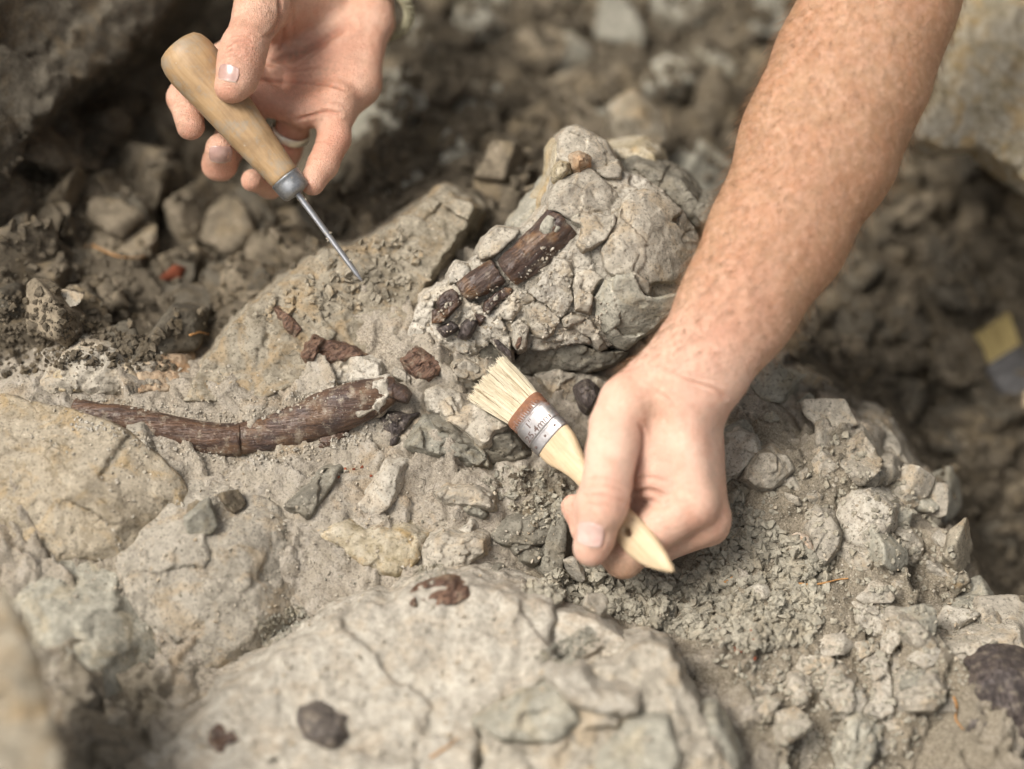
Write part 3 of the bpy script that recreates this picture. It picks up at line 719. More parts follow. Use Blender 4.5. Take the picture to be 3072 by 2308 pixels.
rock('stone', K4([(800,1195),(880,1110),(960,980),(1070,1000),(1080,1100),(1085,1230),(1005,1362),(930,1300),(880,1250)]), 'block', R['crumb'],
     'crumbling pale matrix beside the lower edge of the big bone', thick=26, bulge=3, seed=10, cuts=0, fac=(7,1.6,0.5), amp=0.9, dome=0.55, slope=0.15)
rock('stone', K4([(770,1280),(830,1255),(900,1270),(1000,1372),(955,1450),(900,1490),(850,1475),(800,1370)]), 'block', R['pale'], 'rounded pale flake under the crumbling matrix of the block', thick=22, bulge=4, seed=11, cuts=2, dome=0.55, slope=0.15)
rock('stone', K4([(1008,1372),(1050,1340),(1120,1340),(1195,1375),(1230,1440),(1295,1540),(1250,1562),(1190,1480),(1090,1420),(1020,1420)]), 'block', R['pale'], 'cracked slanting splinter on the lower front of the block', thick=20, bulge=3, seed=12, cuts=2, dome=0.55, slope=0.15)
rock('stone', K4([(1095,1080),(1150,1050),(1270,1110),(1200,1230),(1190,1330),(1090,1310),(1090,1200)]), 'block', R['pale'], 'small pale stone wedged in the crack of the block', thick=24, bulge=3, seed=13, cuts=2, dome=0.55, slope=0.15)
rock('stone', K4([(555,1500),(570,1390),(620,1350),(660,1420),(690,1540),(702,1620),(640,1590)]), 'block', R['white'], 'pale pointed splinter hanging above the brush bristles', thick=16, bulge=3, seed=14, cuts=2, h=0.9, dome=0.55, slope=0.15)
rock('stone', K4([(690,1400),(740,1360),(805,1420),(790,1540),(740,1562),(700,1530)]), 'block', R['white'], 'pale flake right of the splinter above the bristles', thick=18, bulge=3, seed=15, cuts=2, h=0.9, dome=0.55, slope=0.15)
rock('stone', K4([(1425,455),(1480,380),(1530,400),(1600,430),(1680,470),(1755,482),(1800,560),(1850,640),(1960,650),(1965,700),(1935,765),(1850,790),(1760,682),(1650,580),(1560,532),(1480,500)]), (-30,0,0), R['slate'],
     'dark grey stone behind the domed stone and beside the forearm', thick=40, bulge=6, seed=16, cuts=3)
rock('stone', K4([(1345,310),(1440,300),(1510,290),(1590,340),(1600,425),(1530,395),(1480,378),(1400,440),(1380,380)]), (-48,0,0), R['yellow'], 'small yellowish stone in the notch right of the block peak', thick=34, bulge=4, seed=17, cuts=2)
rock('stone', K4([(478,945),(520,860),(605,790),(690,800),(752,812),(715,870),(620,945),(560,985),(500,1000)]), 'block', R['pale'], 'pale stone tucked behind the left side of the big bone', thick=26, bulge=5, seed=18, cuts=2, dome=0.55, slope=0.15)
rock('stone', K4([(300,1090),(345,1010),(425,1030),(450,1080),(360,1140),(290,1170)]), 'block', R['crumb'], 'lumpy crumb of matrix above the middle bone piece', thick=22, bulge=3, seed=19, cuts=1, amp=0.8, dome=0.55, slope=0.15)
rock('stone', K4([(20,1480),(40,1400),(110,1290),(170,1190),(230,1160),(340,1150),(420,1240),(560,1330),(720,1180),(800,1210),(870,1260),(770,1290),(690,1380),(610,1350),(560,1500),(480,1560),(420,1620),(300,1640),(250,1590),(120,1500)]), 'block', R['crumb'],
     'crumbly pale matrix along the lower bone pieces', thick=30, bulge=3, seed=20, cuts=0, fac=(8,1.8,0.55), amp=1.0, dome=0.55, slope=0.15)
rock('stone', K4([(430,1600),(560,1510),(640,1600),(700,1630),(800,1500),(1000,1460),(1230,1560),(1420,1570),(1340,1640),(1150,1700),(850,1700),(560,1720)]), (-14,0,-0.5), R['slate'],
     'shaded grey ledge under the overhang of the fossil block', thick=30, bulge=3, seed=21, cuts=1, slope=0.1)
rock('stone', K4([(860,600),(925,520),(930,700),(760,830),(720,800)]), (-26,0,0), R['grey'], 'grey flank of rock behind the top of the big bone', thick=26, bulge=3, seed=22, cuts=1)
# --- around the brush
rock('stone', K2([(10,210),(70,150),(135,108),(200,150),(320,195),(255,240),(140,300),(40,270)]), (4,0,0.2), R['pale'], 'pale wedge stone left of the bristle tips', thick=18, bulge=4, seed=30, cuts=2, h=0.9, on=4.5)
rock('stone', KB([(-260,640),(-120,560),(0,760),(210,640),(330,760),(440,830),(545,900),(385,960),(330,1060),(270,1092),(60,960),(-150,840)]), (0,0,0.25), R['pale'], 'pale flaky stone lying under the brush bristles', thick=20, bulge=5, seed=31, cuts=2, h=0.9)
rock('stone', KB([(-280,880),(-100,900),(60,985),(270,1110),(400,1000),(560,1010),(680,1140),(760,1240),(620,1320),(500,1338),(250,1335),(0,1250),(-200,1080)]), (-6,0,-0.45), R['slate'], 'broad grey stone sloping below the brush ferrule', thick=26, bulge=7, seed=32, cuts=2)
rock('bone_fragment', KB([(1345,480),(1440,425),(1511,470),(1560,560),(1511,660),(1450,720),(1385,640)]), (-12,0,-0.1), BONE_BLACK, 'dark angular bone fragment between brush and thumb base', 'bone', thick=12, bulge=3, seed=33, cuts=2, h=0.8, amp=0.4)
rock('stone', KB([(880,330),(1100,250),(1300,300),(1511,330),(1700,420),(1600,700),(1400,760),(1200,700),(1050,560)]), (-26,0,0.3), R['pale'], 'brownish bed of rock between the brush and the wrist', thick=20, bulge=2, seed=34, cuts=1, fac=(12,2,0.3), on=4.5)
rock('stone', KB([(620,100),(760,30),(830,60),(960,250),(900,300),(760,250),(640,190)]), (-14,0,0.2), R['pale'], 'thin pale flake just right of the bristles', thick=12, bulge=2, seed=35, cuts=1, h=0.9, on=4.5)
rock('stone', KB([(1080,240),(1130,190),(1250,230),(1180,340),(1120,320)]), (-20,0,0.1), R['yellow'], 'little tan stone above the brown bed near the wrist', thick=9, bulge=2, seed=36, cuts=1, h=0.9, on=4.5)
# --- right of the fist
rock('stone', K7([(255,150),(330,112),(400,170),(412,230),(350,300),(255,375)]), (-2,0,0.1), R['white'], 'whitish stone touching the right side of the fist', thick=26, bulge=5, seed=40, cuts=2, on=8.5)
rock('stone', K7([(355,310),(420,240),(485,208),(550,255),(572,312),(510,372),(470,400),(400,390),(350,350)]), (0,0,0.1), R['pale'], 'angular pale stone right of the whitish one by the fist', thick=26, bulge=5, seed=41, cuts=3, on=8.5)
rock('stone', K7([(785,525),(858,420),(920,418),(1028,490),(1010,560),(962,650),(918,690),(830,645)]), (-8,0,0.1), R['white'], 'big round topped whitish stone on the right ledge', thick=30, bulge=8, seed=42, cuts=2, dome=0.9, rnd=4, on=8.5)
rock('stone', K7([(620,575),(680,492),(750,530),(785,600),(770,660),(705,745),(668,700),(650,625)]), (4,0,0.15), R['pale'], 'flat pale slab behind the cream shell', thick=22, bulge=4, seed=43, cuts=2, on=8.5)
rock('stone', K7([(568,745),(680,705),(682,770),(640,812),(590,792)]), (10,0,0.1), R['grey'], 'grey blocky stone just below the cream shell', thick=18, bulge=4, seed=44, cuts=2, h=0.9, on=8.5)
rock('stone', K7([(1035,600),(1100,590),(1170,640),(1150,720),(1080,740),(1040,680)]), (-16,0,0), R['pale'], 'dull stone right of the big round topped stone', thick=22, bulge=4, seed=45, cuts=2, on=4.5)
rock('stone', K7([(985,1110),(1040,1010),(1075,1060),(1020,1130),(995,1190)]), (28,0,0.1), R['white'], 'small pale blade of stone at the head of the long slab', thick=16, bulge=3, seed=46, cuts=2, dome=0.9, on=8.5)
rock('stone', K7([(945,1190),(1000,1150),(1022,1300),(1022,1400),(960,1425),(885,1402),(945,1300)]), (36,0,0.1), R['white'], 'long upright pale slab in the lower right', thick=24, bulge=5, seed=47, cuts=2, dome=0.9, on=8.5)
rock('stone', K7([(1045,985),(1130,1000),(1222,1100),(1150,1135),(1080,1065)]), (20,0,0.1), R['pale'], 'flat tan slab right of the pale blade', thick=20, bulge=4, seed=48, cuts=2, on=8.5)
rock('stone', K7([(1300,935),(1420,880),(1560,1000),(1480,1062),(1360,1082),(1310,995)]), (10,0,0.1), R['grey'], 'grey wide stone at the brink of the right pit', thick=26, bulge=5, seed=49, cuts=2, on=4.5)
rock('stone', K7([(1060,1345),(1130,1265),(1210,1240),(1262,1310),(1200,1402),(1080,1402)]), (44,0,0.1), R['pale'], 'faceted pale stone left of the dark bone at lower right', thick=24, bulge=5, seed=50, cuts=3, on=8.5)
rock('stone', K7([(1248,1370),(1290,1350),(1302,1402),(1250,1412)]), (50,0,0), R['white'], 'tiny pale cube of stone beside the dark bone', thick=10, bulge=2, seed=51, cuts=1, h=0.9, on=4.5)
rock('stone', K7([(760,1680),(815,1480),(860,1430),(922,1480),(815,1680)]), (58,0,0.2), R['grey'], 'left half of the split grey slab at the lower edge', thick=24, bulge=4, seed=52, cuts=1, on=8.5)
rock('stone', K7([(830,1680),(930,1492),(992,1500),(890,1680)]), (60,0,0.2), R['grey'], 'right half of the split grey slab at the lower edge', thick=24, bulge=4, seed=53, cuts=1, on=8.5)
rock('stone', K7([(735,1260),(800,1235),(845,1270),(830,1400),(760,1400)]), (40,0,0.1), R['pale'], 'square pale stone left of the long upright slab', thick=20, bulge=4, seed=54, cuts=2, on=8.5)
rock('stone', K7([(560,1240),(640,1270),(672,1310),(620,1380),(580,1400),(540,1300)]), (42,0,0.1), R['pale'], 'curved tan stone below the red shards', thick=20, bulge=4, seed=55, cuts=2, on=4.5)
rock('stone', K7([(1120,1140),(1340,1100),(1608,1050),(1640,1220),(1480,1170),(1380,1240),(1250,1230)]), (30,0,0.15), R['pale'], 'dusty bank of rock above the dark bone at lower right', thick=26, bulge=6, seed=56, cuts=1, fac=(18,2,0.25), on=4.5)
rock('stone', K7([(820,180),(890,140),(960,260),(990,330),(930,400),(850,350),(800,250)]), (-26,0,0.1), R['pale'], 'sloping tan stone at the upper end of the right ledge', thick=24, bulge=4, seed=57, cuts=2, on=4.5)
rock('stone', K7([(955,85),(1010,120),(1110,300),(1180,380),(1080,400),(1000,290),(930,130)]), (-38,0,0.1), R['pale'], 'long tan ridge stone along the brink above the right pit', thick=34, bulge=4, seed=58, cuts=1, on=4.5)
rock('stone', K7([(870,940),(980,960),(1030,990),(990,1080),(930,1060),(860,1000)]), (22,0,0.2), R['white'], 'pale dusty shelf left of the flat tan slab', thick=22, bulge=4, seed=59, cuts=2, on=4.5)
rock('shell', K7([(548,685),(556,625),(598,600),(640,618),(664,665),(655,695),(600,700)]), (14,0,0.2), R['cream'], 'cream coloured broken shell on the gravel right of the fist', 'shell', thick=10, bulge=6, seed=60, cuts=0, h=0.7, amp=0.3, rnd=3, slope=0.1, fac=(9,0.3,0.05), jag=0.5, on=9)
# --- below the fist
rock('stone', KM([(1800,900),(1880,560),(1960,500),(2010,560),(1990,800),(1960,1040),(1900,1000)]), (8,0,0.2), R['slate'], 'long dark grey slab standing left of the thumb tip', thick=24, bulge=4, seed=62, cuts=2, h=0.9, on=8)
rock('stone', KM([(1480,690),(1640,570),(1890,545),(1850,740),(1700,740),(1560,740)]), (4,0,0.3), R['slate'], 'flat grey slab left of the long dark one', thick=18, bulge=3, seed=63, cuts=2, h=0.9, on=8)
rock('stone', KM([(1635,760),(1740,740),(1840,800),(1800,870),(1700,860)]), (14,0,0.2), R['slate'], 'rounded greenish stone beside the long grey slab', thick=16, bulge=4, seed=64, cuts=2, h=0.9, on=8)
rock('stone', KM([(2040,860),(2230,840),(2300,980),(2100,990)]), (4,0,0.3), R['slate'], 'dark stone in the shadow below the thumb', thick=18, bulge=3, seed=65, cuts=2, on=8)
rock('stone', KM([(1270,640),(1360,585),(1380,610),(1350,680)]), (10,0,0.1), R['white'], 'small light grey chip on the bed left of the slabs', thick=9, bulge=2, seed=66, cuts=2, h=0.8, on=4.5)
rock('stone', KM([(1320,950),(1540,900),(1560,980),(1430,1010),(1350,990)]), (22,0,0.2), R['slate'], 'flat olive stone near the orange pebble', thick=16, bulge=3, seed=67, cuts=2, on=4.5)
rock('pebble', KM([(1470,1010),(1510,985),(1535,1005),(1500,1040)]), (26,0,0), R['rust'], 'bright orange pebble among grey stones by the big slab', 'pebble', thick=7, bulge=2, seed=68, cuts=0, h=0.7, on=4.5)
rock('stone', KM([(1020,760),(1180,660),(1290,690),(1440,710),(1440,790),(1330,900),(1150,960),(1040,900)]), (14,0,0.35), R['pale'], 'ribbed layered stone in the middle below the brush', thick=22, bulge=4, seed=69, cuts=2, fac=(9,1.8,0.3), on=4.5)
rock('stone', KM([(240,690),(520,600),(660,660),(900,640),(1040,700),(1010,830),(880,960),(640,880),(500,760)]), (12,0,0.4), R['yellow'], 'smooth buff slab dipping towards the big front slab', thick=22, bulge=3, seed=70, cuts=1, fac=(30,1.2,0.15), rnd=4, on=4.5)
rock('stone', KM([(140,480),(380,260),(470,240),(440,330),(330,500),(280,560)]), (6,0,0.25), R['slate'], 'grey wedge shaped slab below the long rib bone', thick=16, bulge=3, seed=71, cuts=2, on=4.5)
rock('stone', KM([(600,470),(800,200),(900,210),(860,380),(820,480),(700,590)]), (5,0,0.3), R['white'], 'pale bleached plate in the middle of the bed', thick=16, bulge=2, seed=72, cuts=1, on=4.5)
rock('stone', KM([(1120,400),(1200,350),(1390,360),(1480,420),(1500,500),(1330,480),(1180,460)]), (4,0,0.3), R['pale'], 'pinkish tan stone below the broad grey stone', thick=16, bulge=3, seed=73, cuts=2, on=4.5)
rock('stone', KM([(1310,500),(1360,455),(1470,540),(1440,570),(1340,530)]), (8,0,0.1), R['grey'], 'slim dark stone beside the pinkish tan one', thick=10, bulge=2, seed=74, cuts=1, h=0.9, on=4.5)
# --- front slabs
rock('rock_slab', [(100,800),(127,768),(182,731),(219,694),(273,658),(337,621),(391,607),(420,590),(440,584),(467,585),(490,594),(547,607),(553,612),(550,640),(556,668),(520,690),(480,712),(470,810)], (80,0.0,0.34), R['white'],
     'huge pale slab with a ridge across the foreground', 'rock', thick=60, bulge=8, seed=80, cuts=1, h=1.9, fac=(48,3.0,0.12), amp=1.4, slope=0.2, rnd=4, jag=2.5, dome=0.4)
rock('rock_slab', [(556,613),(595,619),(630,644),(605,662),(572,672),(560,664),(553,640)], (62,0,0.2), R['white'], 'cracked off end of the pale foreground slab', 'rock', thick=44, bulge=5, seed=81, cuts=1, h=1.5, slope=0.08, dome=0.6)
rock('rock_slab', [(485,716),(545,692),(560,678),(590,672),(618,668),(632,650),(655,646),(672,652),(688,690),(715,730),(750,805),(480,810)], (94,0.0,0.28), R['pale'],
     'layered pale slab at the bottom right of the big foreground slab', 'rock', thick=50, bulge=6, seed=82, cuts=2, h=1.9, fac=(26,4.5,0.4), amp=1.4, slope=0.1, dome=0.6)
rock('stone', [(552,678),(580,672),(596,690),(640,694),(636,716),(600,712),(570,704)], (103,0,0.25), R['white'], 'flat pale flake lying on the layered foreground slab', thick=18, bulge=4, seed=83, cuts=2, h=1.6)
rock('stone', [(480,724),(530,700),(560,690),(580,720),(560,740),(500,740)], (105,0,0.25), R['grey'], 'purple grey flake on the left of the layered slab', thick=18, bulge=4, seed=84, cuts=2, h=1.6)
rock('stone', [(600,770),(640,722),(668,722),(680,760),(660,800),(610,800)], (117,0,0.25), R['grey'], 'leaning grey flake at the bottom edge of the layered slab', thick=22, bulge=4, seed=85, cuts=2, h=1.8)
rock('stone', [(684,724),(716,716),(738,760),(730,800),(690,790)], (101,0,0.25), R['grey'], 'dull brown flake at the right edge of the layered slab', thick=20, bulge=4, seed=86, cuts=2, h=1.8)
rock('boulder', K8([(-120,-60),(300,30),(480,90),(700,280),(640,430),(520,470),(400,500),(320,640),(230,790),(100,760),(-120,640)]), (44,-0.02,0.12), R['ochre'],
     'broad ochre stained boulder at the left edge', 'boulder', thick=34, bulge=4, seed=90, cuts=1, h=1.6, fac=(34,2.4,0.25), rnd=4, slope=1.4, on=-2.5)
rock('boulder', K8([(640,455),(760,440),(980,352),(1060,345),(1200,400),(1330,430),(1385,570),(1425,700),(1452,820),(1385,960),(1200,1100),(1080,1190),(880,1130),(860,960),(700,900),(622,650)]), (58,0.0,0.16), R['pale'],
     'rounded buff boulder plate left of the foreground slab', 'boulder', thick=34, bulge=5, seed=91, cuts=1, h=1.4, fac=(34,2.0,0.2), rnd=4, slope=1.1, on=3.5)
rock('boulder', K8([(160,800),(430,790),(600,850),(690,960),(560,1180),(520,1300),(380,1350),(250,1200),(200,1000)]), (72,0,0.14), R['grey'],
     'dull brown boulder between the left edge and the buff plate', 'boulder', thick=34, bulge=5, seed=92, cuts=1, h=1.6, fac=(30,2.4,0.25), rnd=4, slope=1.2, on=1)
rock('boulder', [(-90,566),(2,584),(20,604),(38,640),(50,690),(60,730),(76,800),(76,850),(-90,850)], (215,0,0.10), R['brown'], 'strongly blurred grey brown boulder in the bottom left corner', 'boulder', thick=135, bulge=9, seed=93, cuts=2, h=2.6, fac=(40,5,0.4), rnd=8, slope=-0.36, dome=0.9)
# --- left ledge and mounds
rock('rock_slab', [(186,402),(208,362),(222,340),(237,320),(272,290),(300,268),(322,250),(345,247),(372,234),(400,215),(440,185),(475,205),(455,240),(425,285),(418,305),(440,322),(452,345),(410,352),(380,345),(340,372),(300,384),(260,402)], (-26,-0.02,0.17), R['brown'],
     'brownish tilted ledge below the awl point', 'rock', thick=50, bulge=5, seed=100, cuts=1, h=1.4, fac=(26,2.6,0.2), slope=0.2, amp=1.2)
rock('stone', K5([(800,462),(850,380),(900,310),(960,230),(1000,168),(1040,200),(1080,262),(1120,225),(1160,203),(1190,260),(1212,330),(1310,420),(1180,472),(960,480)]), (-6,0,0.12), R['orange'], 'rusty pointed stone above the middle of the rib', thick=24, bulge=4, seed=101, cuts=1, fac=(20,1.6,0.2), on=4.5)
rock('stone', K5([(-60,440),(60,400),(170,280),(250,228),(330,240),(400,262),(470,330),(540,400),(500,470),(300,500),(100,500)]), (-6,0,0.15), R['pale'], 'dusty mound of rock above the left end of the rib', thick=26, bulge=6, seed=102, cuts=1, rnd=4, on=4.5)
rock('stone', K5([(80,400),(150,340),(290,320),(300,400),(285,470),(180,470),(100,470)]), (2,0,0.1), R['yellow'], 'ochre and slate mottled stone at the left end of the rib', thick=14, bulge=4, seed=103, cuts=1, on=4.5)
rock('stone', K5([(540,380),(530,280),(590,255),(650,270),(760,280),(800,350),(760,440),(740,470),(560,470)]), (-6,0,0.1), R['orange'], 'pinkish stone above the left half of the rib', thick=20, bulge=4, seed=104, cuts=2, on=4.5)
rock('stone', K5([(380,760),(470,660),(540,640),(590,760),(560,900),(500,960),(400,900)]), (12,0,0.1), R['pale'], 'smooth pale stone under the left half of the rib', thick=16, bulge=3, seed=105, cuts=1, rnd=4, on=4.5)
rock('stone', K5([(210,730),(290,650),(430,680),(380,790),(260,790)]), (10,0,0.1), R['pale'], 'banded pale flake under the left end of the rib', thick=12, bulge=2, seed=106, cuts=1, on=4.5)
rock('stone', K5([(1430,350),(1500,300),(1640,280),(1760,320),(1780,400),(1640,430),(1440,440)]), (-3,0,0.05), R['crumb'], 'lumpy pale matrix above the thick end of the rib', thick=18, bulge=3, seed=107, cuts=0, amp=0.9, fac=(8,1.6,0.5), on=4.5)
rock('stone', K5([(2000,480),(2060,450),(2140,460),(2250,540),(2212,640),(2100,610),(2020,560)]), (4,0,0.1), R['white'], 'white crumbly stone between the rib end and the bristles', thick=16, bulge=4, seed=108, cuts=1, amp=0.8, on=4.5)
rock('stone', K5([(2130,370),(2200,310),(2290,330),(2260,420),(2160,420)]), (4,0,0.1), R['pale'], 'pale lump above the white stone by the bristles', thick=14, bulge=4, seed=109, cuts=1, amp=0.7, on=4.5)
rock('stone', K5([(1920,740),(2000,600),(2120,640),(2300,760),(2330,850),(2150,800)]), (-2,0,0.3), R['grey'], 'thin grey ledge below the white crumbly stone', thick=14, bulge=3, seed=110, cuts=1, on=4.5)
# --- overhanging rocks at the top corners
rock('boulder', [(-330,-290),(240,-290),(196,-60),(150,10),(122,40),(100,62),(66,88),(40,120),(8,178),(-60,260),(-330,360)], (-65,-0.42,-0.10), R['deep'], 'dark overhanging boulder in the top left corner', 'boulder', thick=130, bulge=20, seed=120, cuts=3, h=3.4, fac=(60,9,0.3), amp=2.4, slope=-0.12, rnd=5)  # its unseen left part is enlarged and raised to shade the pit
jut = rock('rock_slab', [(935,-60),(1190,-60),(1190,262),(1024,192),(1000,170),(975,150),(955,150),(930,152),(905,138),(912,112),(935,96),(925,60)], (-120,0,0.25), R['yellow'], 'blurred pale slab jutting out in the top right corner', 'rock', thick=40, bulge=8, seed=121, cuts=2, h=2.4, fac=(34,4,0.2), amp=2.0, slope=0.0, rnd=5)
rock('slab_root', [(1135,-140),(1330,-140),(1330,330),(1135,285)], (-104,0,0.2), R['yellow'], None, parent=jut, thick=230, bulge=6, seed=122, cuts=1, h=5.0, fac=(50,5,0.2), amp=3, slope=0.1)
# ------------------------------------------------------------------ loose stones, gravel, roots
bpy.context.view_layer.update(); DG = bpy.context.evaluated_depsgraph_get()
CAM = TOW*DIST/1000
def land(u, v, only_ground=False):
    """where the sight line through a picture position first meets the ground or a stone"""
    p = to_world(cp(u, v, 0)); d = p - CAM; d /= np.linalg.norm(d)
    if only_ground:
        o = np.array(ground.location); ok, loc, n, _i = ground.ray_cast(Vector(CAM - o), Vector(d)); loc = np.array(loc) + o
    else:
        ok, loc, n, *_ = scene.ray_cast(DG, Vector(CAM), Vector(d))
    if not ok: return None
    n = np.array(n); n = n if n @ d < 0 else -n
    return np.array(loc), n
r = np.random.default_rng(21)
CHIPS = []
for i in range(26):
    rr = np.random.default_rng(900+i)
    V, F = hull(hull_pts(rr.integers(9, 15), 0.5, rr.uniform(0.3, 0.5), rr.uniform(0.16, 0.42), rr))
    CHIPS.append((V, F))
# hewn stones: blocks bounded by flat faces with worn edges
BLOCKS = []
for i in range(16):
    rr = np.random.default_rng(700+i); nn = 26; g = np.linspace(-0.72, 0.72, nn)
    X, Y, Z = np.meshgrid(g, g, g, indexing='ij'); F = np.full(X.shape, -1.0)
    sc = np.array([0.5, rr.uniform(0.34, 0.46), rr.uniform(0.2, 0.36)])
    for k in range(rr.integers(9, 15)):
        n_ = rr.normal(size=3)*np.array([1, 1, 1.2]); n_ /= np.linalg.norm(n_)
        dd = np.sqrt(((n_*sc)**2).sum())*rr.uniform(0.72, 1.0)
        F = smax(F, X*n_[0] + Y*n_[1] + Z*n_[2] - dd, 0.03)
    F += 0.022*fbm(X, Y, Z, 0.28, 800+i, 3, 0.6)
    F = np.maximum(F, np.maximum(np.maximum(np.abs(X), np.abs(Y)), np.abs(Z)) - 0.66)
    V, Q = nets(F, (g[0],)*3, g[1]-g[0]); BLOCKS.append((V, Q))
def block_mesh(i, mat, key):
    k = 'block_%d_%s' % (i, key); me = bpy.data.meshes.get(k)
    if me is None:
        me = mesh_data(k, BLOCKS[i][0]*0.025, BLOCKS[i][1]); me.materials.append(mat)
    return me
def chip_mesh(i, mat, key):
    k = 'chip_%d_%s' % (i, key)
    me = bpy.data.meshes.get(k)
    if me is None:
        V, F = CHIPS[i]; me = mesh_data(k, V*0.025, F, smooth=False); me.materials.append(mat)
    return me
POOL = {}
def in_poly(poly):
    k = id(poly); q = POOL.get(k)
    if not q:
        P = np.array(poly); lo, hi = P.min(0), P.max(0); c = r.uniform(lo, hi, (6000, 2))
        q = c[inside_poly(c[:, 0], c[:, 1], P)].tolist(); POOL[k] = q
    return q.pop()
from mathutils import Quaternion
TONE = {'dark': 'dark', 'grey': 'grey', 'yellow': 'ochre', 'pale': 'pale', 'white': 'whitish', 'brown': 'brown', 'chip': 'grey green', 'red': 'rusty red', 'crumb': 'pale', 'deep': 'blackish'}
def describe(label, u, v, s, sizes, key):
    """size, colour and the nearest thing one can find"""
    if isinstance(label, str): return label
    kind, marks = label
    q = 'large' if s > np.quantile(sizes, 0.8) else ('small' if s < np.quantile(sizes, 0.4) else 'medium')
    near = min(marks, key=lambda m_: math.hypot(u-m_[0], v-m_[1]))[2]
    return '%s %s %s %s' % (q, TONE[key], kind, near)
def stones(zone, n, smin_, smax_, mats, label, group, name='loose_stone', cat='stone', tilt=0.6, power=2.0, sink=0.2, mind=0.45, big=True, only_ground=False):
    """single stones strewn over a zone of the picture; sizes in millimetres"""
    done = []
    tries = 0
    sizes = np.sort(smin_ + (smax_-smin_)*r.random(n)**power)[::-1]
    for s in sizes:
        for _ in range(60):
            u, v = in_poly(zone)
            if all(math.hypot(u-a, v-b)*PX > mind*(s+t) for a, b, t in done): break
        hit = land(u, v, only_ground)
        if hit is None: continue
        p, nrm = hit; done.append((u, v, s))
        key = r.choice(list(mats)); i = int(r.integers(len(BLOCKS if big else CHIPS)))
        o = bpy.data.objects.new(name, block_mesh(i, ROCK[key], key) if big else chip_mesh(i, ROCK[key], key)); C.objects.link(o)
        up = Vector(nrm*0.6 + np.array([0, 0, 0.6]) + r.normal(size=3)*tilt*0.5).normalized()
        q = up.to_track_quat('Z', 'Y') @ Quaternion((0, 0, 1), r.uniform(0, 6.28))
        o.rotation_mode = 'QUATERNION'; o.rotation_quaternion = q
        o.location = Vector(p + np.array(up)*s*0.001*sink*0.5); o.scale = (s*0.04*r.uniform(.85, 1.2), s*0.04, s*0.04*r.uniform(.8, 1.25))
        tag(o, describe(label, u, v, s, sizes, key), cat, group)
def gravel(name, zones, label, mat_key, seed, only_ground=False):
    """what nobody could count: crumbs and grit as one mesh"""
    rr = np.random.default_rng(seed); VV, FF, k = [], [], 0
    for zone, n, a, b, pw in zones:
        for _ in range(n):
            u, v = in_poly(zone); hit = land(u, v, only_ground)
            if hit is None: continue
            p, nrm = hit; s = (a + (b-a)*rr.random()**pw)*0.001
            V, F = CHIPS[int(rr.integers(len(CHIPS)))]
            up = Vector(nrm*0.7 + np.array([0, 0, 0.5]) + rr.normal(size=3)*0.4).normalized()
            q = up.to_track_quat('Z', 'Y') @ Quaternion((0, 0, 1), rr.uniform(0, 6.28))
            M = np.array(q.to_matrix())
            VV.append((V*s*np.array([1, 1, rr.uniform(.9, 1.7)])) @ M.T + p + np.array(up)*s*0.12); FF.append(F + k); k += len(V)
    if not VV: return
    o = mk(name, np.vstack(VV), np.vstack(FF), ROCK[mat_key], frame='world', smooth=False)
    tag(o, label, 'gravel', None, 'stuff')
Z_PITL = [(0,175),(60,110),(110,60),(175,20),(200,80),(170,110),(190,150),(240,195),(300,200),(345,170),(400,180),(420,200),(330,245),(270,285),(215,340),(150,350),(60,335),(0,330)]
Z_BACK = [(395,0),(790,0),(745,120),(715,200),(640,170),(590,125),(550,150),(530,210),(440,180),(350,190),(385,60)]
Z_BACK2 = [(400,0),(790,0),(745,110),(712,185),(650,140),(600,110),(540,115),(530,200),(480,170),(440,175),(350,190),(390,60)]
Z_PITR = [(960,0),(935,40),(925,90),(905,140),(960,160),(1024,210),(1024,600),(1000,590),(970,530),(930,470),(880,410),(820,370),(790,330),(880,215)]
Z_GRAVR = [(735,480),(760,520),(800,540),(830,570),(815,640),(760,650),(690,640),(640,625),(560,600),(520,590),(560,570),(690,570),(720,545)]
Z_UNDER = [(560,470),(578,495),(565,520),(540,530),(500,500),(480,480),(510,465)]
Z_RIGHT = [(690,560),(840,430),(930,500),(990,620),(1010,680),(960,690),(900,769),(780,769),(740,690),(690,640)]
Z_LEDGE = [(735,400),(800,390),(860,425),(905,475),(940,520),(965,580),(1010,640),(960,660),(940,690),(870,760),(770,760),(760,690),(830,640),(850,570),(800,520),(760,500)]
Z_BRINK = [(745,365),(790,365),(830,395),(880,415),(925,480),(955,520),(970,580),(1015,630),(1000,645),(955,600),(930,530),(890,480),(850,430),(800,405),(750,390)]
Z_LEFT = [(0,300),(180,350),(300,380),(420,420),(400,470),(560,500),(560,590),(400,585),(280,640),(200,700),(60,600),(110,500),(20,430)]
Z_BLOCK = [(412,330),(440,290),(500,270),(560,260),(610,300),(600,335),(560,350),(520,350),(470,365),(430,350)]
Z_LF = [(90,560),(120,540),(120,600),(150,640),(170,720),(110,740),(60,680),(70,600)]
stones(Z_PITL, 105, 15, 46, ['dark', 'dark', 'dark', 'deep'], ('stone in left rubble', [(20,200,'at the left picture edge'),(20,290,'low at the left picture edge'),(80,150,'under the dark overhanging boulder'),(150,60,'in the black gap left of the awl handle'),(150,140,'left of the index fingertip'),(100,230,'above the long orange rootlet'),(100,310,'above the dusty mound over the rib'),(176,276,'around the brick red stone'),(220,215,'below the middle finger'),(200,320,'at the foot of the brown ledge'),(290,215,'under the awl ferrule'),(280,260,'against the top edge of the brown ledge'),(340,190,'below the little finger'),(390,190,'behind the brown ledge')]), 'dark rubble below the awl', power=1.5, mind=0.36, only_ground=True)
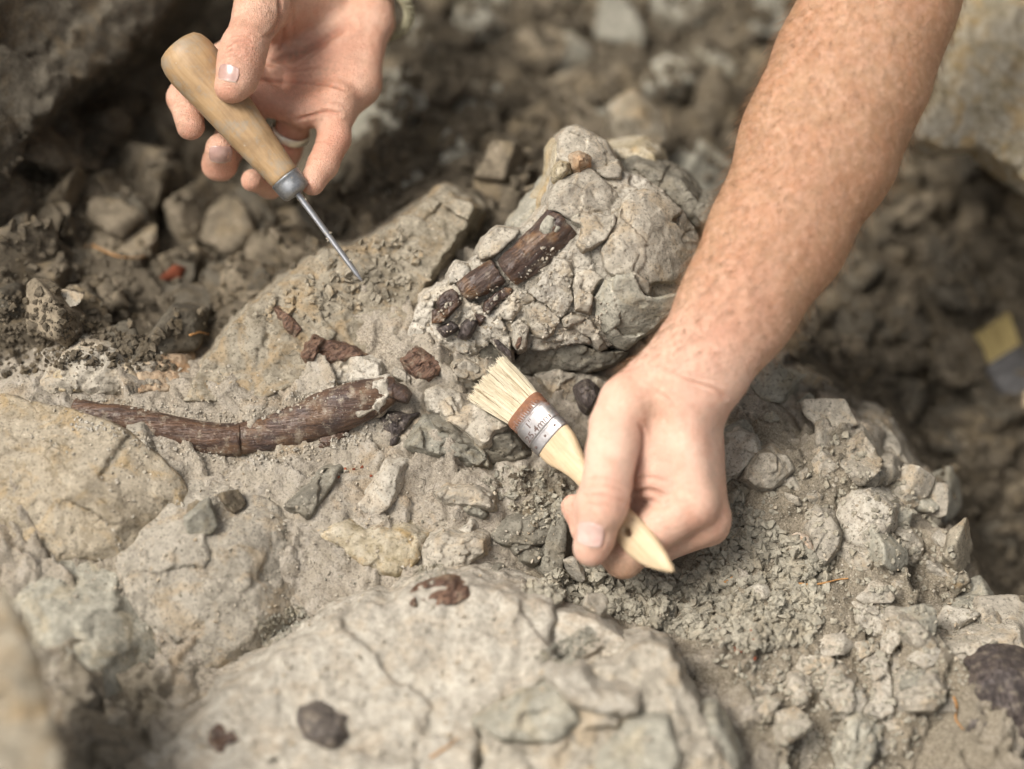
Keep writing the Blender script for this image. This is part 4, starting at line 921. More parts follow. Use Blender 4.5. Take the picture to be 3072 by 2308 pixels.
stones(Z_BACK, 60, 16, 50, ['dark', 'dark', 'dark', 'grey'], ('blurred stone on back slope', [(400,30,'beside the bracelet'),(400,120,'right of the palm edge'),(470,20,'at the top edge near the wrist'),(450,100,'halfway between palm and block peak'),(500,160,'left of the block peak'),(560,30,'at the top edge in the middle'),(560,90,'just above the block peak'),(640,30,'at the top edge left of the forearm'),(650,100,'right above the block'),(700,150,'between block and forearm'),(740,50,'against the forearm near the top')]), 'blurred stones on the back slope', power=1.4, mind=0.36, only_ground=True)
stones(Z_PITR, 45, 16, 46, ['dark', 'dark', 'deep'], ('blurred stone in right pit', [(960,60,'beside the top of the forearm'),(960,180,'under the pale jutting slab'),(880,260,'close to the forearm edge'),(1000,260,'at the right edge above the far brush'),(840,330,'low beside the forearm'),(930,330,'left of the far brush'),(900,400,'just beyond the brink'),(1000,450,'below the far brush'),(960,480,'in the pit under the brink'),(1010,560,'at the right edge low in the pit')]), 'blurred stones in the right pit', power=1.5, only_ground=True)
stones(Z_BRINK, 16, 16, 32, ['pale', 'pale', 'brown', 'grey'], ('dusty stone on the brink', [(760,375,'beside the wrist'),(810,390,'right of the wrist'),(860,420,'under the far brush line'),(905,470,'above the middle of the pit'),(945,530,'past the round topped stone'),(990,620,'at the lower end by the dark bone')]), 'stones along the brink', power=1.3, sink=0.0, tilt=0.5, mind=0.35, only_ground=True)
stones(Z_GRAVR, 64, 5, 15, ['chip', 'chip', 'pale'], ('chip in the rubble heap', [(560,590,'by the crest of the front slab'),(620,610,'below the brush handle end'),(680,590,'below the knuckles'),(740,500,'right of the fist'),(770,540,'left of the cream shell'),(800,590,'below the cream shell'),(740,600,'in the middle of the heap'),(680,630,'behind the front slab'),(770,640,'near the red shards')]), 'chips in the rubble heap', power=1.8, big=False, name='stone_chip', cat='chip')
stones(Z_UNDER, 24, 4, 12, ['grey', 'grey', 'dark'], ('chip in hollow under brush', [(565,480,'against the handle neck'),(555,510,'left of the index fingertip'),(520,475,'below the ferrule'),(500,490,'by the broad grey stone'),(540,520,'above the long grey slab')]), 'chips under the brush', power=1.4, big=False, name='stone_chip', cat='chip')
stones(Z_LEDGE, 48, 8, 26, ['pale', 'pale', 'white', 'grey'], ('stone in right ledge', [(750,420,'beside the wrist'),(810,410,'below the forearm edge'),(860,450,'near the brink'),(800,470,'above the cream shell'),(880,520,'around the big round topped stone'),(930,560,'right of the round topped stone'),(840,590,'below the cream shell'),(920,640,'above the long upright slab'),(980,640,'above the large dark bone'),(790,690,'left of the square pale stone'),(850,740,'at the lower edge'),(920,700,'left of the large dark bone')]), 'stones in the right ledge', power=1.7, sink=-0.25, tilt=0.4, mind=0.4, only_ground=True)
for i, (u, v, s, k, lb) in enumerate([(176,276,13,'red','brick red stone in the dark rubble on the left'), (70,301,12,'pale','pale tan stone low in the left rubble'), (110,225,34,'dark','large dark stone under the overhang in the left rubble'),
   (240,240,30,'dark','big dark block in the rubble below the curled fingers'), (634,128,30,'brown','blurred brown slab standing behind the block peak'), (500,170,26,'dark','blurred dark block on the slope left of the block peak'),
   (620,30,30,'grey','blurred pale block near the top between the arms'), (560,70,22,'grey','blurred grey stone left of the pale block near the top'),
   (232,506,12,'dark','dark chip on the bed below the rib'), (205,522,16,'grey','long grey chip above the buff boulder plate'), (196,511,9,'dark','black chip touching the long grey one'), (760,592,11,'white','bright flat chip in the rubble heap'),
   (742,578,11,'white','light chip left of the bright one in the heap'), (596,612,11,'pale','knobbly pale stone under the brush handle end'), (575,570,12,'crumb','pale lump right of the orange pebble')]):
    hit = land(u, v)
    p, nrm = hit; me = block_mesh((i*5) % len(BLOCKS), ROCK[k], k)
    o = bpy.data.objects.new('loose_stone', me); C.objects.link(o)
    up = Vector(nrm*0.6 + np.array([0, 0, .5]) + r.normal(size=3)*0.2).normalized()
    o.rotation_mode = 'QUATERNION'; o.rotation_quaternion = up.to_track_quat('Z', 'Y') @ Quaternion((0, 0, 1), r.uniform(0, 6.28))
    o.location = Vector(p + np.array(up)*s*0.0002); o.scale = (s*0.048, s*0.044, s*0.052)
    tag(o, lb, 'stone')
gravel('gravel', [(Z_GRAVR, 3200, 1.4, 9.0, 2.0), (Z_RIGHT, 1700, 1.0, 6.0, 2.2), (Z_UNDER, 260, 1.0, 5.0, 2.0)], 'grey gravel and grit heaped below and right of the fist', 'chip', 51)
gravel('dark_gravel', [(Z_PITL, 800, 2.5, 10, 2.0), (Z_BACK2, 900, 4, 15, 1.8), (Z_PITR, 600, 4, 14, 1.8), ([(0,290),(150,340),(180,370),(60,370),(0,380)], 700, 1.0, 6, 2)], 'dark broken shale and grit in the pits', 'dark', 52)
gravel('pale_grit', [(Z_LEFT, 1500, 0.7, 3.2, 2.6), (Z_BLOCK, 700, 0.7, 3.4, 2.4), (Z_RIGHT, 600, 0.8, 4, 2.4), ([(150,760),(300,650),(440,600),(600,640),(740,769)], 260, 1, 5, 2)], 'pale grit and crumbs scattered over the bed and block', 'pale', 53)
gravel('brown_grit', [([(240,330),(290,285),(330,255),(400,225),(430,260),(400,300),(330,320)], 300, 1.0, 8, 2)], 'brown crumbs on the tilted ledge below the awl point', 'brown', 55)
gravel('dark_grit', [(Z_LEFT, 160, 0.7, 2.6, 2.2), ([(410,570),(440,560),(450,580),(420,588)], 220, 0.6, 2.4, 1.5), ([(530,660),(560,640),(590,625),(600,640),(570,665)], 300, 1, 4, 1.6), ([(255,620),(300,605),(310,620),(265,650)], 200, 1, 4, 1.6)], 'fine dark grit in the hollows of the bed', 'grey', 54)
for (poly, n, a, b, nm, lb) in [([(712,625),(735,612),(770,640),(760,660),(725,655)], 16, 2, 6, 'red_shard', 'rusty red shard in the little red patch lower right'), ([(335,470),(372,465),(378,480),(360,490),(340,482)], 6, 1.2, 3.2, 'red_shard', 'tiny red shard on the bed below the rib end')]:
    stones(poly, n, a, b, ['red'], lb, lb.split(' in ')[0].split(' on ')[0] + 's', name=nm, cat='shard', mind=0.3, big=False)
# dry rootlets
for i, (pts, lb) in enumerate([([(86,247),(92,246),(112,255),(124,258),(140,258),(156,254)], 'long orange rootlet across the left rubble'), ([(190,336),(200,333),(209,335)], 'short orange rootlet by the dark hollow'), ([(797,584),(812,585),(826,583),(838,580),(848,579)], 'orange rootlet below the cream shell'),
   ([(953,697),(956,706),(955,718),(958,724),(963,730)], 'fine rootlet beside the large dark bone'), ([(430,758),(440,752),(450,745),(458,738)], 'blurred straw on the foreground slab'), ([(724,583),(732,578),(742,575)], 'thin straw in the rubble under the fist')]):
    P = []
    for u, v in pts:
        hit = land(u, v)
        if hit is not None: P.append(to_cam(hit[0]) + np.array([0, 0.4, 1.2]))
    if len(P) < 3: continue
    V, F = sweep(catmull(np.array(P), 30), np.linspace(0.75, 0.35, 30), 6)
    tag(mk('rootlet', V, F, ROOT), lb, 'root')
# ------------------------------------------------------------------ fossil bones
def bone(name, path, rad, mat, label, seed, h=0.8, flat=0.75, amp=0.6, parent=None, cutends=True, flats=0, group=None):
    """a broken length of bone along a path of picture positions with radii in millimetres, rough at the broken ends"""
    P = cps(path); n = max(14, int(len(P)*7)); Q = catmull(P, n); r = np.interp(np.linspace(0, 1, n), np.linspace(0, 1, len(rad)), rad)
    f = Field(Q.min(0) - max(rad) - 4, Q.max(0) + max(rad) + 4, h)
    for i in range(n - 1): f.cone(Q[i], Q[i+1], r[i], r[i+1], 0.8, flat, (0, 0, 1))
    X = f.ax[0][:, None, None]; Y = f.ax[1][None, :, None]; Z = f.ax[2][None, None, :]
    if cutends:
        for a, b, s_ in ((Q[0], Q[2], 1), (Q[-1], Q[-3], 2)):
            nrm = (a - b) / np.linalg.norm(a - b)
            pl = (X-a[0])*nrm[0] + (Y-a[1])*nrm[1] + (Z-a[2])*nrm[2]
            f.F = smax(f.F, pl + 0*f.F, 0.8)
    if flats:
        a, b = Q[0], Q[-1]; ax0 = (b-a)/np.linalg.norm(b-a); s1 = np.cross(ax0, (0, 0, 1)); s1 /= np.linalg.norm(s1); s2 = np.cross(s1, ax0)
        if s2[2] < 0: s2 = -s2
        rf = np.random.default_rng(seed); mid_ = (a+b)/2
        for k in range(flats):
            th = math.radians(-75 + 150*(k+rf.uniform(.2, .8))/flats); n_ = s1*math.sin(th) + s2*math.cos(th)
            ex = math.hypot(math.sin(th)*max(rad), math.cos(th)*max(rad)*flat)
            f.F = smax(f.F, (X-mid_[0])*n_[0] + (Y-mid_[1])*n_[1] + (Z-mid_[2])*n_[2] - ex*rf.uniform(.80, .93) + 0*f.F, 0.5)
    x3, y3, z3 = np.broadcast_arrays(X, Y, Z); nr = np.abs(f.F) < 4
    ax0 = (Q[-1]-Q[0])/np.linalg.norm(Q[-1]-Q[0]); wq = np.cross(ax0, (0, 0, 1)); wq /= np.linalg.norm(wq)
    cq = x3[nr]*wq[0] + y3[nr]*wq[1]; ta = x3[nr]*ax0[0] + y3[nr]*ax0[1] + z3[nr]*ax0[2]
    f.F[nr] += amp*fbm(x3[nr], y3[nr], z3[nr], 11, seed, 3, 0.6) + 0.30*vnoise(cq/2.2, ta/30, z3[nr]/2.2, seed+5) + 0.25*vnoise(cq/5, ta/18, z3[nr]/5, seed+6)
    V, Qd = f.mesh(); V = smooth_verts(V, Qd, 1, 0.4)
    o = mk(name, V, Qd, mat, parent)
    if parent is None: tag(o, label, 'bone', group)
    elif label: o['label'] = label
    return o
k4 = lambda x, y, d: (*K4([(x, y)])[0], d)
k5 = lambda x, y, d: (*K5([(x, y)])[0], d)
B = thing('fossil_bone', to_world(cp(*k4(650, 1120, -8))), 'dark brown broken bone lying across the rock block', 'bone')
bone('shaft', [k4(1015,752,10), k4(920,855,12), k4(820,960,12), k4(660,1085,10)], [10.2, 10.4, 10.4, 8.8], BONE, None, 201, parent=B, flat=0.75, flats=4)
bone('shaft', [k4(618,1065,9), k4(520,1120,9), k4(385,1205,7)], [8.6, 8.0, 5.8], BONE, 'middle length of the bone with a rusty streak', 202, parent=B, flat=0.75, flats=4)
rock('shaft', K4([(325,1175),(360,1200),(385,1265),(340,1310),(290,1352),(245,1310),(228,1262),(270,1200)]), (8,0,0), BONE, None, parent=B, thick=9, bulge=2.5, dome=0.6, seed=203, cuts=1, h=0.7, amp=0.3, fac=(9,0.5,0.25), slope=0.15, rnd=0.8, soil=False)
rock('shaft', K4([(205,1310),(240,1300),(302,1352),(260,1385),(200,1392)]), (5,0,0), BONE, None, parent=B, thick=7, bulge=2.5, dome=0.6, seed=204, cuts=1, h=0.7, amp=0.3, fac=(9,0.5,0.25), slope=0.15, soil=False)
rock('shaft', K4([(530,1255),(600,1200),(660,1165),(705,1170),(700,1205),(620,1260),(545,1330),(515,1310)]), (9,0,0), BONE, None, parent=B, thick=7, bulge=2.5, dome=0.6, seed=205, cuts=1, h=0.7, amp=0.3, fac=(9,0.5,0.25), slope=0.15, soil=False)
rock('matrix_crust', K4([(880,760),(920,705),(985,745),(1010,790),(960,850),(905,860),(870,810)]), (17,0,0), R['grey'], 'grey crust of rock on the upper end of the bone', parent=B, thick=5, bulge=2, seed=206, cuts=0, h=0.8, slope=0.1)
rock('matrix_crust', K4([(1060,740),(1110,710),(1145,740),(1130,790),(1080,770)]), (12,0,0), R['grey'], None, parent=B, thick=8, bulge=2, seed=207, cuts=0, h=0.8, slope=0.1)
rock('bone_fragment', K4([(395,1400),(440,1365),(475,1380),(455,1430),(420,1480),(370,1470)]), (6,0,0), BONE_BLACK, 'small purplish bone piece in the crumbly matrix', 'bone', thick=7, bulge=2.5, dome=0.6, seed=208, cuts=1, h=0.7, amp=0.3, fac=(7,0.6,0.3), soil=False)
rock('bone_fragment', K4([(585,1495),(610,1500),(655,1540),(690,1570),(695,1612),(660,1590),(620,1545)]), (14,0,0), BONE_BLACK, 'thin dark bone streak in the hanging splinter', 'bone', thick=4, bulge=1, seed=209, cuts=1, h=0.7, amp=0.3, fac=(7,0.6,0.3), soil=False)
rock('bone_fragment', K4([(735,1490),(755,1475),(755,1520),(735,1555),(722,1535)]), (12.5,0,0), BONE_RED, 'tiny brown bone sliver in the pale flake', 'bone', thick=3, bulge=1, seed=210, cuts=1, h=0.6, amp=0.2, fac=(7,0.4,0.3), soil=False)
RB = thing('rib_bone', to_world(cp(*k5(900, 740, 0))), 'long curved brown rib bone half buried in dust', 'bone')
bone('shaft', [k5(200,545,-3.1), k5(320,585,-2.1), k5(450,600,-1.1), k5(600,640,-0.1), k5(800,690,0.9), k5(960,712,0.9), k5(1062,714,0.9)], [5.4, 6.2, 6.6, 7.8, 8.8, 9.0, 8.8], BONE_RIB, None, 220, parent=RB, flat=0.9, amp=0.25)
bone('shaft', [k5(1036,714,0.8), k5(1180,690,0.9), k5(1290,655,0.9), k5(1415,615,0.9), k5(1500,578,1.4), k5(1600,542,1.9), k5(1700,505,2.4), k5(1790,470,1.4), k5(1850,455,0.4)], [8.8, 9.2, 9.8, 11.6, 12.8, 12.6, 11.0, 8.0, 4.8], BONE_RIB, 'thickening half of the rib beyond a fine crack', 221, parent=RB, flat=0.72, amp=0.5)
rock('shaft', K5([(1370,690),(1460,660),(1600,640),(1660,620),(1600,690),(1480,760),(1385,770)]), (1,0,0.05), BONE_RIB, None, parent=RB, thick=9, bulge=3, seed=223, cuts=1, h=0.8, amp=0.5, fac=(12,1.0,0.3), slope=0.25, soil=False)
rock('matrix_crust', K5([(1560,500),(1640,450),(1700,470),(1690,540),(1600,560)]), (9.5,0,0.05), R['brown'], None, parent=RB, thick=4, bulge=1, seed=236, cuts=0, h=0.8, slope=0.5, dome=0.6, soil=False)
rock('matrix_crust', K5([(1730,415),(1800,398),(1822,440),(1800,520),(1760,575),(1722,560),(1748,490),(1722,450)]), (8,0,0.05), R['crumb'], None, parent=RB, thick=11, bulge=3, seed=239, cuts=1, h=0.8, amp=0.8, fac=(7,1.4,0.5), slope=0.4, soil=False)
rock('matrix_crust', K5([(1640,560),(1720,530),(1745,560),(1660,610)]), (8,0,0.05), R['pale'], None, parent=RB, thick=5, bulge=1, seed=237, cuts=0, h=0.8, slope=0.5, dome=0.6, soil=False)
rock('matrix_crust', K5([(1680,440),(1760,425),(1750,470),(1700,480)]), (7.5,0,0.05), R['orange'], None, parent=RB, thick=4, bulge=1, seed=238, cuts=0, h=0.8, slope=0.5, dome=0.6, soil=False)
rock('shaft', K5([(1795,425),(1840,420),(1900,445),(1925,480),(1905,525),(1850,510),(1792,490)]), (6,0,0), BONE, 'glossy purple brown chip at the end of the rib', parent=RB, thick=8, bulge=3, seed=224, cuts=1, h=0.7, amp=0.25, fac=(9,0.4,0.2), slope=0.15, rnd=1.5, soil=False)
rock('bone_fragment', K5([(1770,600),(1860,575),(1965,575),(1900,660),(1840,755),(1800,720)]), (2,0,0.1), BONE_BLACK, 'black triangular bone chip below the rib end', 'bone', thick=10, bulge=2.5, seed=225, cuts=2, h=0.8, amp=0.4, soil=False, on=2.0)
rock('bone_fragment', K5([(1878,310),(1955,240),(2030,270),(2090,330),(2065,385),(1960,402),(1900,350)]), (2,0,0.0), BONE_RED, 'reddish brown bone chip between rib and rock block', 'bone', thick=10, bulge=3, seed=226, cuts=1, h=0.8, amp=0.4, soil=False, on=2.0)
rock('bone_fragment', K5([(1820,380),(1840,335),(1930,400),(1915,425)]), (4,0,0.0), R['pale'], 'small grey sliver beside the reddish bone chip', 'bone', thick=6, bulge=2, seed=227, cuts=1, h=0.8, amp=0.3, soil=False, on=2.0)
rock('bone_fragment', K5([(1370,270),(1430,185),(1540,210),(1640,250),(1690,280),(1530,315),(1400,310)]), (-8,0,0.12), BONE_RED, 'rusty brown bone patch on the ledge above the rib', 'bone', thick=8, bulge=1.5, dome=0.7, seed=228, cuts=1, h=0.9, amp=0.8, soil=False)
rock('bone_fragment', K5([(1220,30),(1290,60),(1370,150),(1340,200),(1280,140)]), (-14,0,0.12), BONE_RED, 'narrow brown bone streak on the ledge', 'bone', thick=7, bulge=1, dome=0.7, seed=229, cuts=1, h=0.9, amp=0.8, soil=False)
rock('bone_fragment', [(408,604),(416,592),(436,582),(454,581),(468,586),(471,595),(455,603),(434,607)], (59,0,0.34), BONE_RED, 'brown bone patch on the crest of the foreground slab', 'bone', thick=10, bulge=0.8, seed=230, cuts=0, h=1.0, amp=0.6, rnd=2, dome=0.5, soil=False)
KN = thing('knobbly_bone', to_world(cp(322, 765, 108)), 'blurred black knobbly bone in the front left foreground', 'bone')
rock('knob', K8([(1660,1370),(1720,1340),(1800,1345),(1870,1400),(1890,1480),(1850,1540),(1760,1530),(1680,1480),(1650,1420)]), (107,0,0.2), BONE_DUSTY, None, parent=KN, thick=44, bulge=8, dome=0.9, seed=231, cuts=2, h=1.3, amp=0.7, rnd=4, soil=False)
rock('knob', K8([(1540,1540),(1620,1500),(1700,1540),(1780,1580),(1800,1680),(1560,1680),(1520,1600)]), (104,0,0.2), BONE_DUSTY, None, parent=KN, thick=44, bulge=6, dome=0.9, seed=232, cuts=2, h=1.3, amp=0.7, rnd=3, soil=False)
rock('bone_fragment', K8([(1130,1440),(1180,1400),(1290,1420),(1400,1500),(1380,1580),(1260,1580),(1150,1520)]), (99,0,0.3), BONE_RIB, 'blurred flat brown bone left of the knobbly one', 'bone', thick=12, bulge=1.5, dome=0.7, seed=233, cuts=1, h=1.4, soil=False)
for i, (pl, lb) in enumerate([([(240,1425),(320,1385),(365,1420),(280,1465)], 'flat dark bone splinter left of the purplish piece'), ([(460,1330),(540,1350),(500,1400)], 'small black bone splinter below the bone in the block')]):
    rock('bone_splinter', K4(pl), (5, 0, 0), BONE if i % 2 else BONE_BLACK, lb, 'bone', thick=7, bulge=2, seed=250+i, cuts=1, h=0.7, amp=0.3, fac=(7, 0.6, 0.3), slope=0.3, dome=0.9, soil=False, on=None)
BB = thing('large_bone', to_world(cp(1000, 720, 50)), 'large smooth dark bone in the lower right corner', 'bone')
rock('knob', K7([(1372,1300),(1400,1225),(1500,1178),(1608,1190),(1700,1230),(1700,1520),(1600,1500),(1540,1440),(1440,1390)]), (52,0,0.1), BONE_BLACK, None, parent=BB, thick=26, bulge=14, seed=234, cuts=1, h=1.4, amp=0.6, rnd=6, fac=(30,1.2,0.2), soil=False)
rock('knob', K7([(1345,1340),(1420,1335),(1450,1410),(1420,1500),(1390,1570),(1330,1520),(1335,1420)]), (54,0,0.1), BONE_DUSTY, 'brown lower lobe of the bone', parent=BB, thick=18, bulge=5, seed=235, cuts=2, h=1.3, amp=0.6, rnd=3, soil=False)

bpy.context.view_layer.update(); DG = bpy.context.evaluated_depsgraph_get()
gravel('bone_crumbs', [([(66,414),(120,428),(190,447),(240,455),(290,448),(330,440),(370,425),(395,410),(400,420),(370,440),(330,455),(240,466),(150,450),(70,428)], 420, 0.8, 3.6, 2.2), ([(70,398),(150,412),(240,425),(300,410),(330,388),(380,378),(380,370),(310,385),(240,412),(120,398)], 260, 0.8, 3.0, 2.2),
  ([(425,320),(450,300),(500,285),(545,245),(560,250),(520,300),(470,325),(440,335)], 150, 0.8, 3.4, 2.2), ([(300,395),(380,372),(390,400),(330,425)], 40, 0.6, 1.8, 2)], 'pale crumbs of matrix clinging round the bones', 'crumb', 56)
# ------------------------------------------------------------------ the awl
def lathe(axis_a, axis_b, prof, n=36):
    a, b = np.asarray(axis_a, float), np.asarray(axis_b, float); L = np.linalg.norm(b-a); T = (b-a)/L
    P = np.array([a + T*p[0]*L for p in prof]); return P, [p[1] for p in prof]
A0, A1 = cp(176, 43.5, 2), cp(285.5, 178.5, 0)
T = (A1-A0)/np.linalg.norm(A1-A0)
awl = thing('awl', to_world(cp(362.5, 281.6, -2)), 'awl with a worn pear shaped wooden handle held in the open hand', 'awl')
t_ = np.array([0, .006, .02, .05, .10, .17, .25, .35, .45, .55, .65, .75, .85, .93, .985, 1.0])
r_ = np.array([3.0, 8.5, 12.0, 14.3, 15.6, 16.0, 15.4, 14.2, 13.4, 12.7, 11.9, 11.0, 10.0, 9.2, 8.8, 8.2])
tt = np.linspace(0, 1, 60)**1.15; Lh = np.linalg.norm(A1-A0)
V, F = sweep(A0 + np.outer(tt, A1-A0), np.interp(tt, t_, r_), 40)
mk('handle', V, F, WOOD_AWL, awl)
Fe = A1 + T*11.0
tt = np.array([-.06, 0, .05, .3, .6, .85, .95, 1.0]); rr = [8.8, 9.3, 9.0, 8.9, 8.8, 8.3, 7.0, 4.0]
V, F = sweep(A1 + np.outer(tt, Fe-A1), rr, 36)
fe = mk('ferrule', V, F, ZINC, awl)
S1 = cp(362.5, 281.6, -2); S0 = Fe - T*1
tt = np.array([0, .02, .3, .6, .78, .9, .97, 1.0]); rr = [2.2, 2.2, 1.95, 1.8, 1.8, 1.65, 1.0, .3]
V, F = sweep(S0 + np.outer(tt, S1-S0), rr, 8, W=(0.4, 0.5, 0.75), flat=0.8)
sh = mk('shaft', V, F, STEEL, awl)
# crumbs of clay stuck to the steel
cr = []
for i, (t0, side, s_) in enumerate([(0.03, -1, 1.4), (0.10, -1, 1.0), (0.5, 1, 1.2), (0.47, -1, 1.3), (0.78, -1, 1.1), (0.06, 1, 0.9), (0.52, 1, 1.0), (0.8, -1, 0.8)]):
    pw = np.cross(T, (0, 0, 1)); c = S0 + (S1-S0)*t0 + pw*side*1.8 + np.array([0, 0, 0.8])
    V, F = hull(hull_pts(10, s_, s_*0.8, s_*0.7, np.random.default_rng(300+i)) + c)
    mk('clay_crumb', V, F, ROCK['pale'], awl, smooth=False)

# ------------------------------------------------------------------ brushes
def ring_sweep(Cn, Wd, Nd, hw, ht, n=48, p=2.8):
    """superelliptic rings"""
    th = np.arange(n)/n*2*math.pi; c, s = np.cos(th), np.sin(th)
    ex, ey = np.sign(c)*np.abs(c)**(2/p), np.sign(s)*np.abs(s)**(2/p)
    V = np.concatenate([Cn[i] + hw[i]*ex[:, None]*Wd[i] + ht[i]*ey[:, None]*Nd[i] for i in range(len(Cn))])
    F = [(i*n+j, i*n+(j+1) % n, (i+1)*n+(j+1) % n, (i+1)*n+j) for i in range(len(Cn)-1) for j in range(n)]
    return V, np.array(F)
def make_brush(root, B0, B1, B2, B3, wdir, hwid, bm, fm, wm, seed, nhair=1900, handle_prof=None, hole=None, letters=True, flare=1.12, bvar=0.08):
    """B0 bristle tips, B1 ferrule front, B2 ferrule back, B3 handle end"""
    r = np.random.default_rng(seed)
    ax = (B2-B1)/np.linalg.norm(B2-B1); w = wdir - ax*(wdir@ax); w /= np.linalg.norm(w); n = np.cross(ax, w)
    if n[2] < 0: n = -n
    # ferrule
    Lf = np.linalg.norm(B2-B1)
    s = np.array([0, .01, .05, .10, .13, .26, .285, .31, .335, .70, .725, .75, .775, .97, .99, 1.0])
    g = np.array([-1.0, 0, 0.25, .25, 0, 0, -.55, -.55, 0.15, 0.15, -.55, -.55, 0.1, 0.0, -.3, -1.0])
    hw = hwid + g*0.9; ht = np.interp(s, [0, 1], [6.6, 5.6]) + g
    sf = np.linspace(0, 1, 60); sf = np.unique(np.concatenate([s, sf])); hw = np.interp(sf, s, hw); ht = np.interp(sf, s, ht)
    Cn = B1 + np.outer(sf, B2-B1)
    V, F = ring_sweep(Cn, [w]*len(sf), [n]*len(sf), hw, ht)
    F = fix_orient(V, F)
    rust = np.repeat(np.clip(0.92 - sf*1.5, 0.22, 0.80), 48)
    edge = np.abs((V - B1) @ w)/hwid; rust = np.clip(rust + 0.35*np.clip(edge-0.75, 0, 1)*3, 0, 1)
    fo = mk('ferrule', V, F, fm, root, attrs={'rust': rust})
    if letters:
        for q in (-0.72, 0.02, 0.72):
            c = B1 + (B2-B1)*0.865 + w*q*hwid*0.92 + n*(5.8 - (0.5 if abs(q) > .5 else 0))
            Vd, Fd = sweep(np.array([c - n*0.5, c + n*0.25, c + n*0.32]), [0.75, 0.7, 0.35], 10)
            mk('dimple', Vd, Fd, LETTER, fo)
        for i in range(15):
            q = (i+0.5)/15*2-1
            fall = 6.55 - 1.2*max(0, abs(q)-0.7)*3
            a = B1 + ax*Lf*0.14 + w*q*hwid*0.93 + n*fall; b = B1 + ax*Lf*0.255 + w*(q+0.05)*hwid*0.93 + n*fall
            Vd, Fd = sweep(np.array([a, (a+b)/2 + n*0.25, b]), [0.25, 0.42, 0.25], 6)
            mk('ridge', Vd, Fd, fm, fo, attrs={'rust': np.full(len(Vd), 0.85)})
        for txt, sc, off, size in (("1''", 0.44, -0.12, 5.6), ("25.4mm", 0.62, 0.02, 5.6)):
            cu = bpy.data.curves.new('lettering', 'FONT'); cu.body = txt; cu.size = size; cu.align_x = 'CENTER'; cu.align_y = 'CENTER'
            cu.extrude = 0.12; cu.offset = 0.05; cu.resolution_u = 3
            tmp = bpy.data.objects.new('tmp', cu); C.objects.link(tmp); bpy.context.view_layer.update()
            me = tmp.to_mesh(); Vt = np.array([v.co[:] for v in me.vertices]); Ft = [list(p.vertices) for p in me.polygons]
            bm_ = bmesh.new(); bm_.from_mesh(me); bmesh.ops.triangulate(bm_, faces=bm_.faces); bm_.verts.index_update()
            Vt = np.array([v.co[:] for v in bm_.verts]); Ft = np.array([[v.index for v in f.verts] for f in bm_.faces]); bm_.free()
            tmp.to_mesh_clear(); bpy.data.objects.remove(tmp, do_unlink=True)
            Vt[:, 0] *= 1.12
            c = B1 + (B2-B1)*sc + w*off*hwid
            q = np.abs((Vt[:, 0] + off*hwid)/hwid)
            hgt = np.interp(sc, [0, 1], [6.6, 5.6]) * np.clip(1 - np.clip(q, 0, .999)**2.8, 0, 1)**(1/2.8)
            Vw = c + np.outer(Vt[:, 0], w) - np.outer(Vt[:, 1], ax) + np.outer(hgt + 0.16 + Vt[:, 2], n)
            mk('lettering', Vw, Ft, LETTER, fo, smooth=False)
    # bristles
    Lb = np.linalg.norm(B0-B1); bd = (B0-B1)/Lb
    segs = 5; VV, FF, TT = [], [], []; k = 0
    for i in range(nhair):
        qw, qn = r.uniform(-1, 1), r.uniform(-1, 1)
        if abs(qw)**2.8 + abs(qn)**2.8 > 1: continue
        tone = np.clip(0.70 + 0.16*r.normal() + 0.10*math.sin(qw*9+seed) + 0.10*math.sin(qw*31), 0, 1)
        if r.random() < 0.04: tone = 0.08
        L = Lb*(1 + bvar*r.normal()*0.6 - 0.10*abs(qn) + 0.05*math.sin(qw*13+2)); fl = flare*(1+0.04*r.normal())
        root_ = B1 + ax*2 + w*qw*hwid*0.93 + n*qn*5.6
        tip = B1 + bd*L + w*qw*hwid*fl + n*qn*4.2 + w*r.normal()*1.1 + n*r.normal()*0.9
        bend = n*r.normal()*0.8 + w*r.normal()*0.8
        for sgi in range(segs):
            t0 = sgi/(segs-1); p = root_ + (tip-root_)*t0 + bend*(t0*(1-t0)*1.6)
            rad = 0.17*(1-0.4*t0**2)
            for a3 in range(3):
                th = a3*2.0944 + i
                VV.append(p + rad*(math.cos(th)*w + math.sin(th)*n)); TT.append(np.clip(tone - 0.22*max(0, t0-0.72)*2 - 0.12*(1-t0), 0, 1))
        for sgi in range(segs-1):
            for a3 in range(3):
                b3 = (a3+1) % 3
                FF.append((k+sgi*3+a3, k+sgi*3+b3, k+sgi*3+3+b3, k+sgi*3+3+a3))
        k += segs*3
    mk('bristles', np.array(VV), np.array(FF), bm, root, attrs={'tone': TT}, kind='stuff')
    # handle
    hp = handle_prof
    Lh = np.linalg.norm(B3-B2); hax = (B3-B2)/Lh; hw_ = w - hax*(w@hax); hw_ /= np.linalg.norm(hw_); hn = np.cross(hax, hw_)
    if hn[2] < 0: hn = -hn
    h = 0.65
    Lx = np.arange(-6, Lh+3, h); Wx = np.arange(-16, 16, h); Nx = np.arange(-8, 8, h)
    A, Bq, Cq = np.meshgrid(Lx, Wx, Nx, indexing='ij')
    s_, c_, h_, t2 = zip(*hp)
    cc = np.interp(A/Lh, s_, c_); hwv = np.interp(A/Lh, s_, h_); htv = np.interp(A/Lh, s_, t2)
    # smooth the profile
    prof = ((np.abs(Bq-cc)/hwv)**2.6 + (np.abs(Cq)/htv)**2.6)**(1/2.6)
    Fd = (prof-1)*np.minimum(hwv, htv)
    Fd = np.maximum(Fd, -6+0.7-A)
    Fd = np.maximum(Fd, A-Lh)
    if hole:
        ha, hb, hr = hole
        Fd = smax(Fd, hr - np.hypot((A-ha)*0.72, Bq-hb), 0.6)
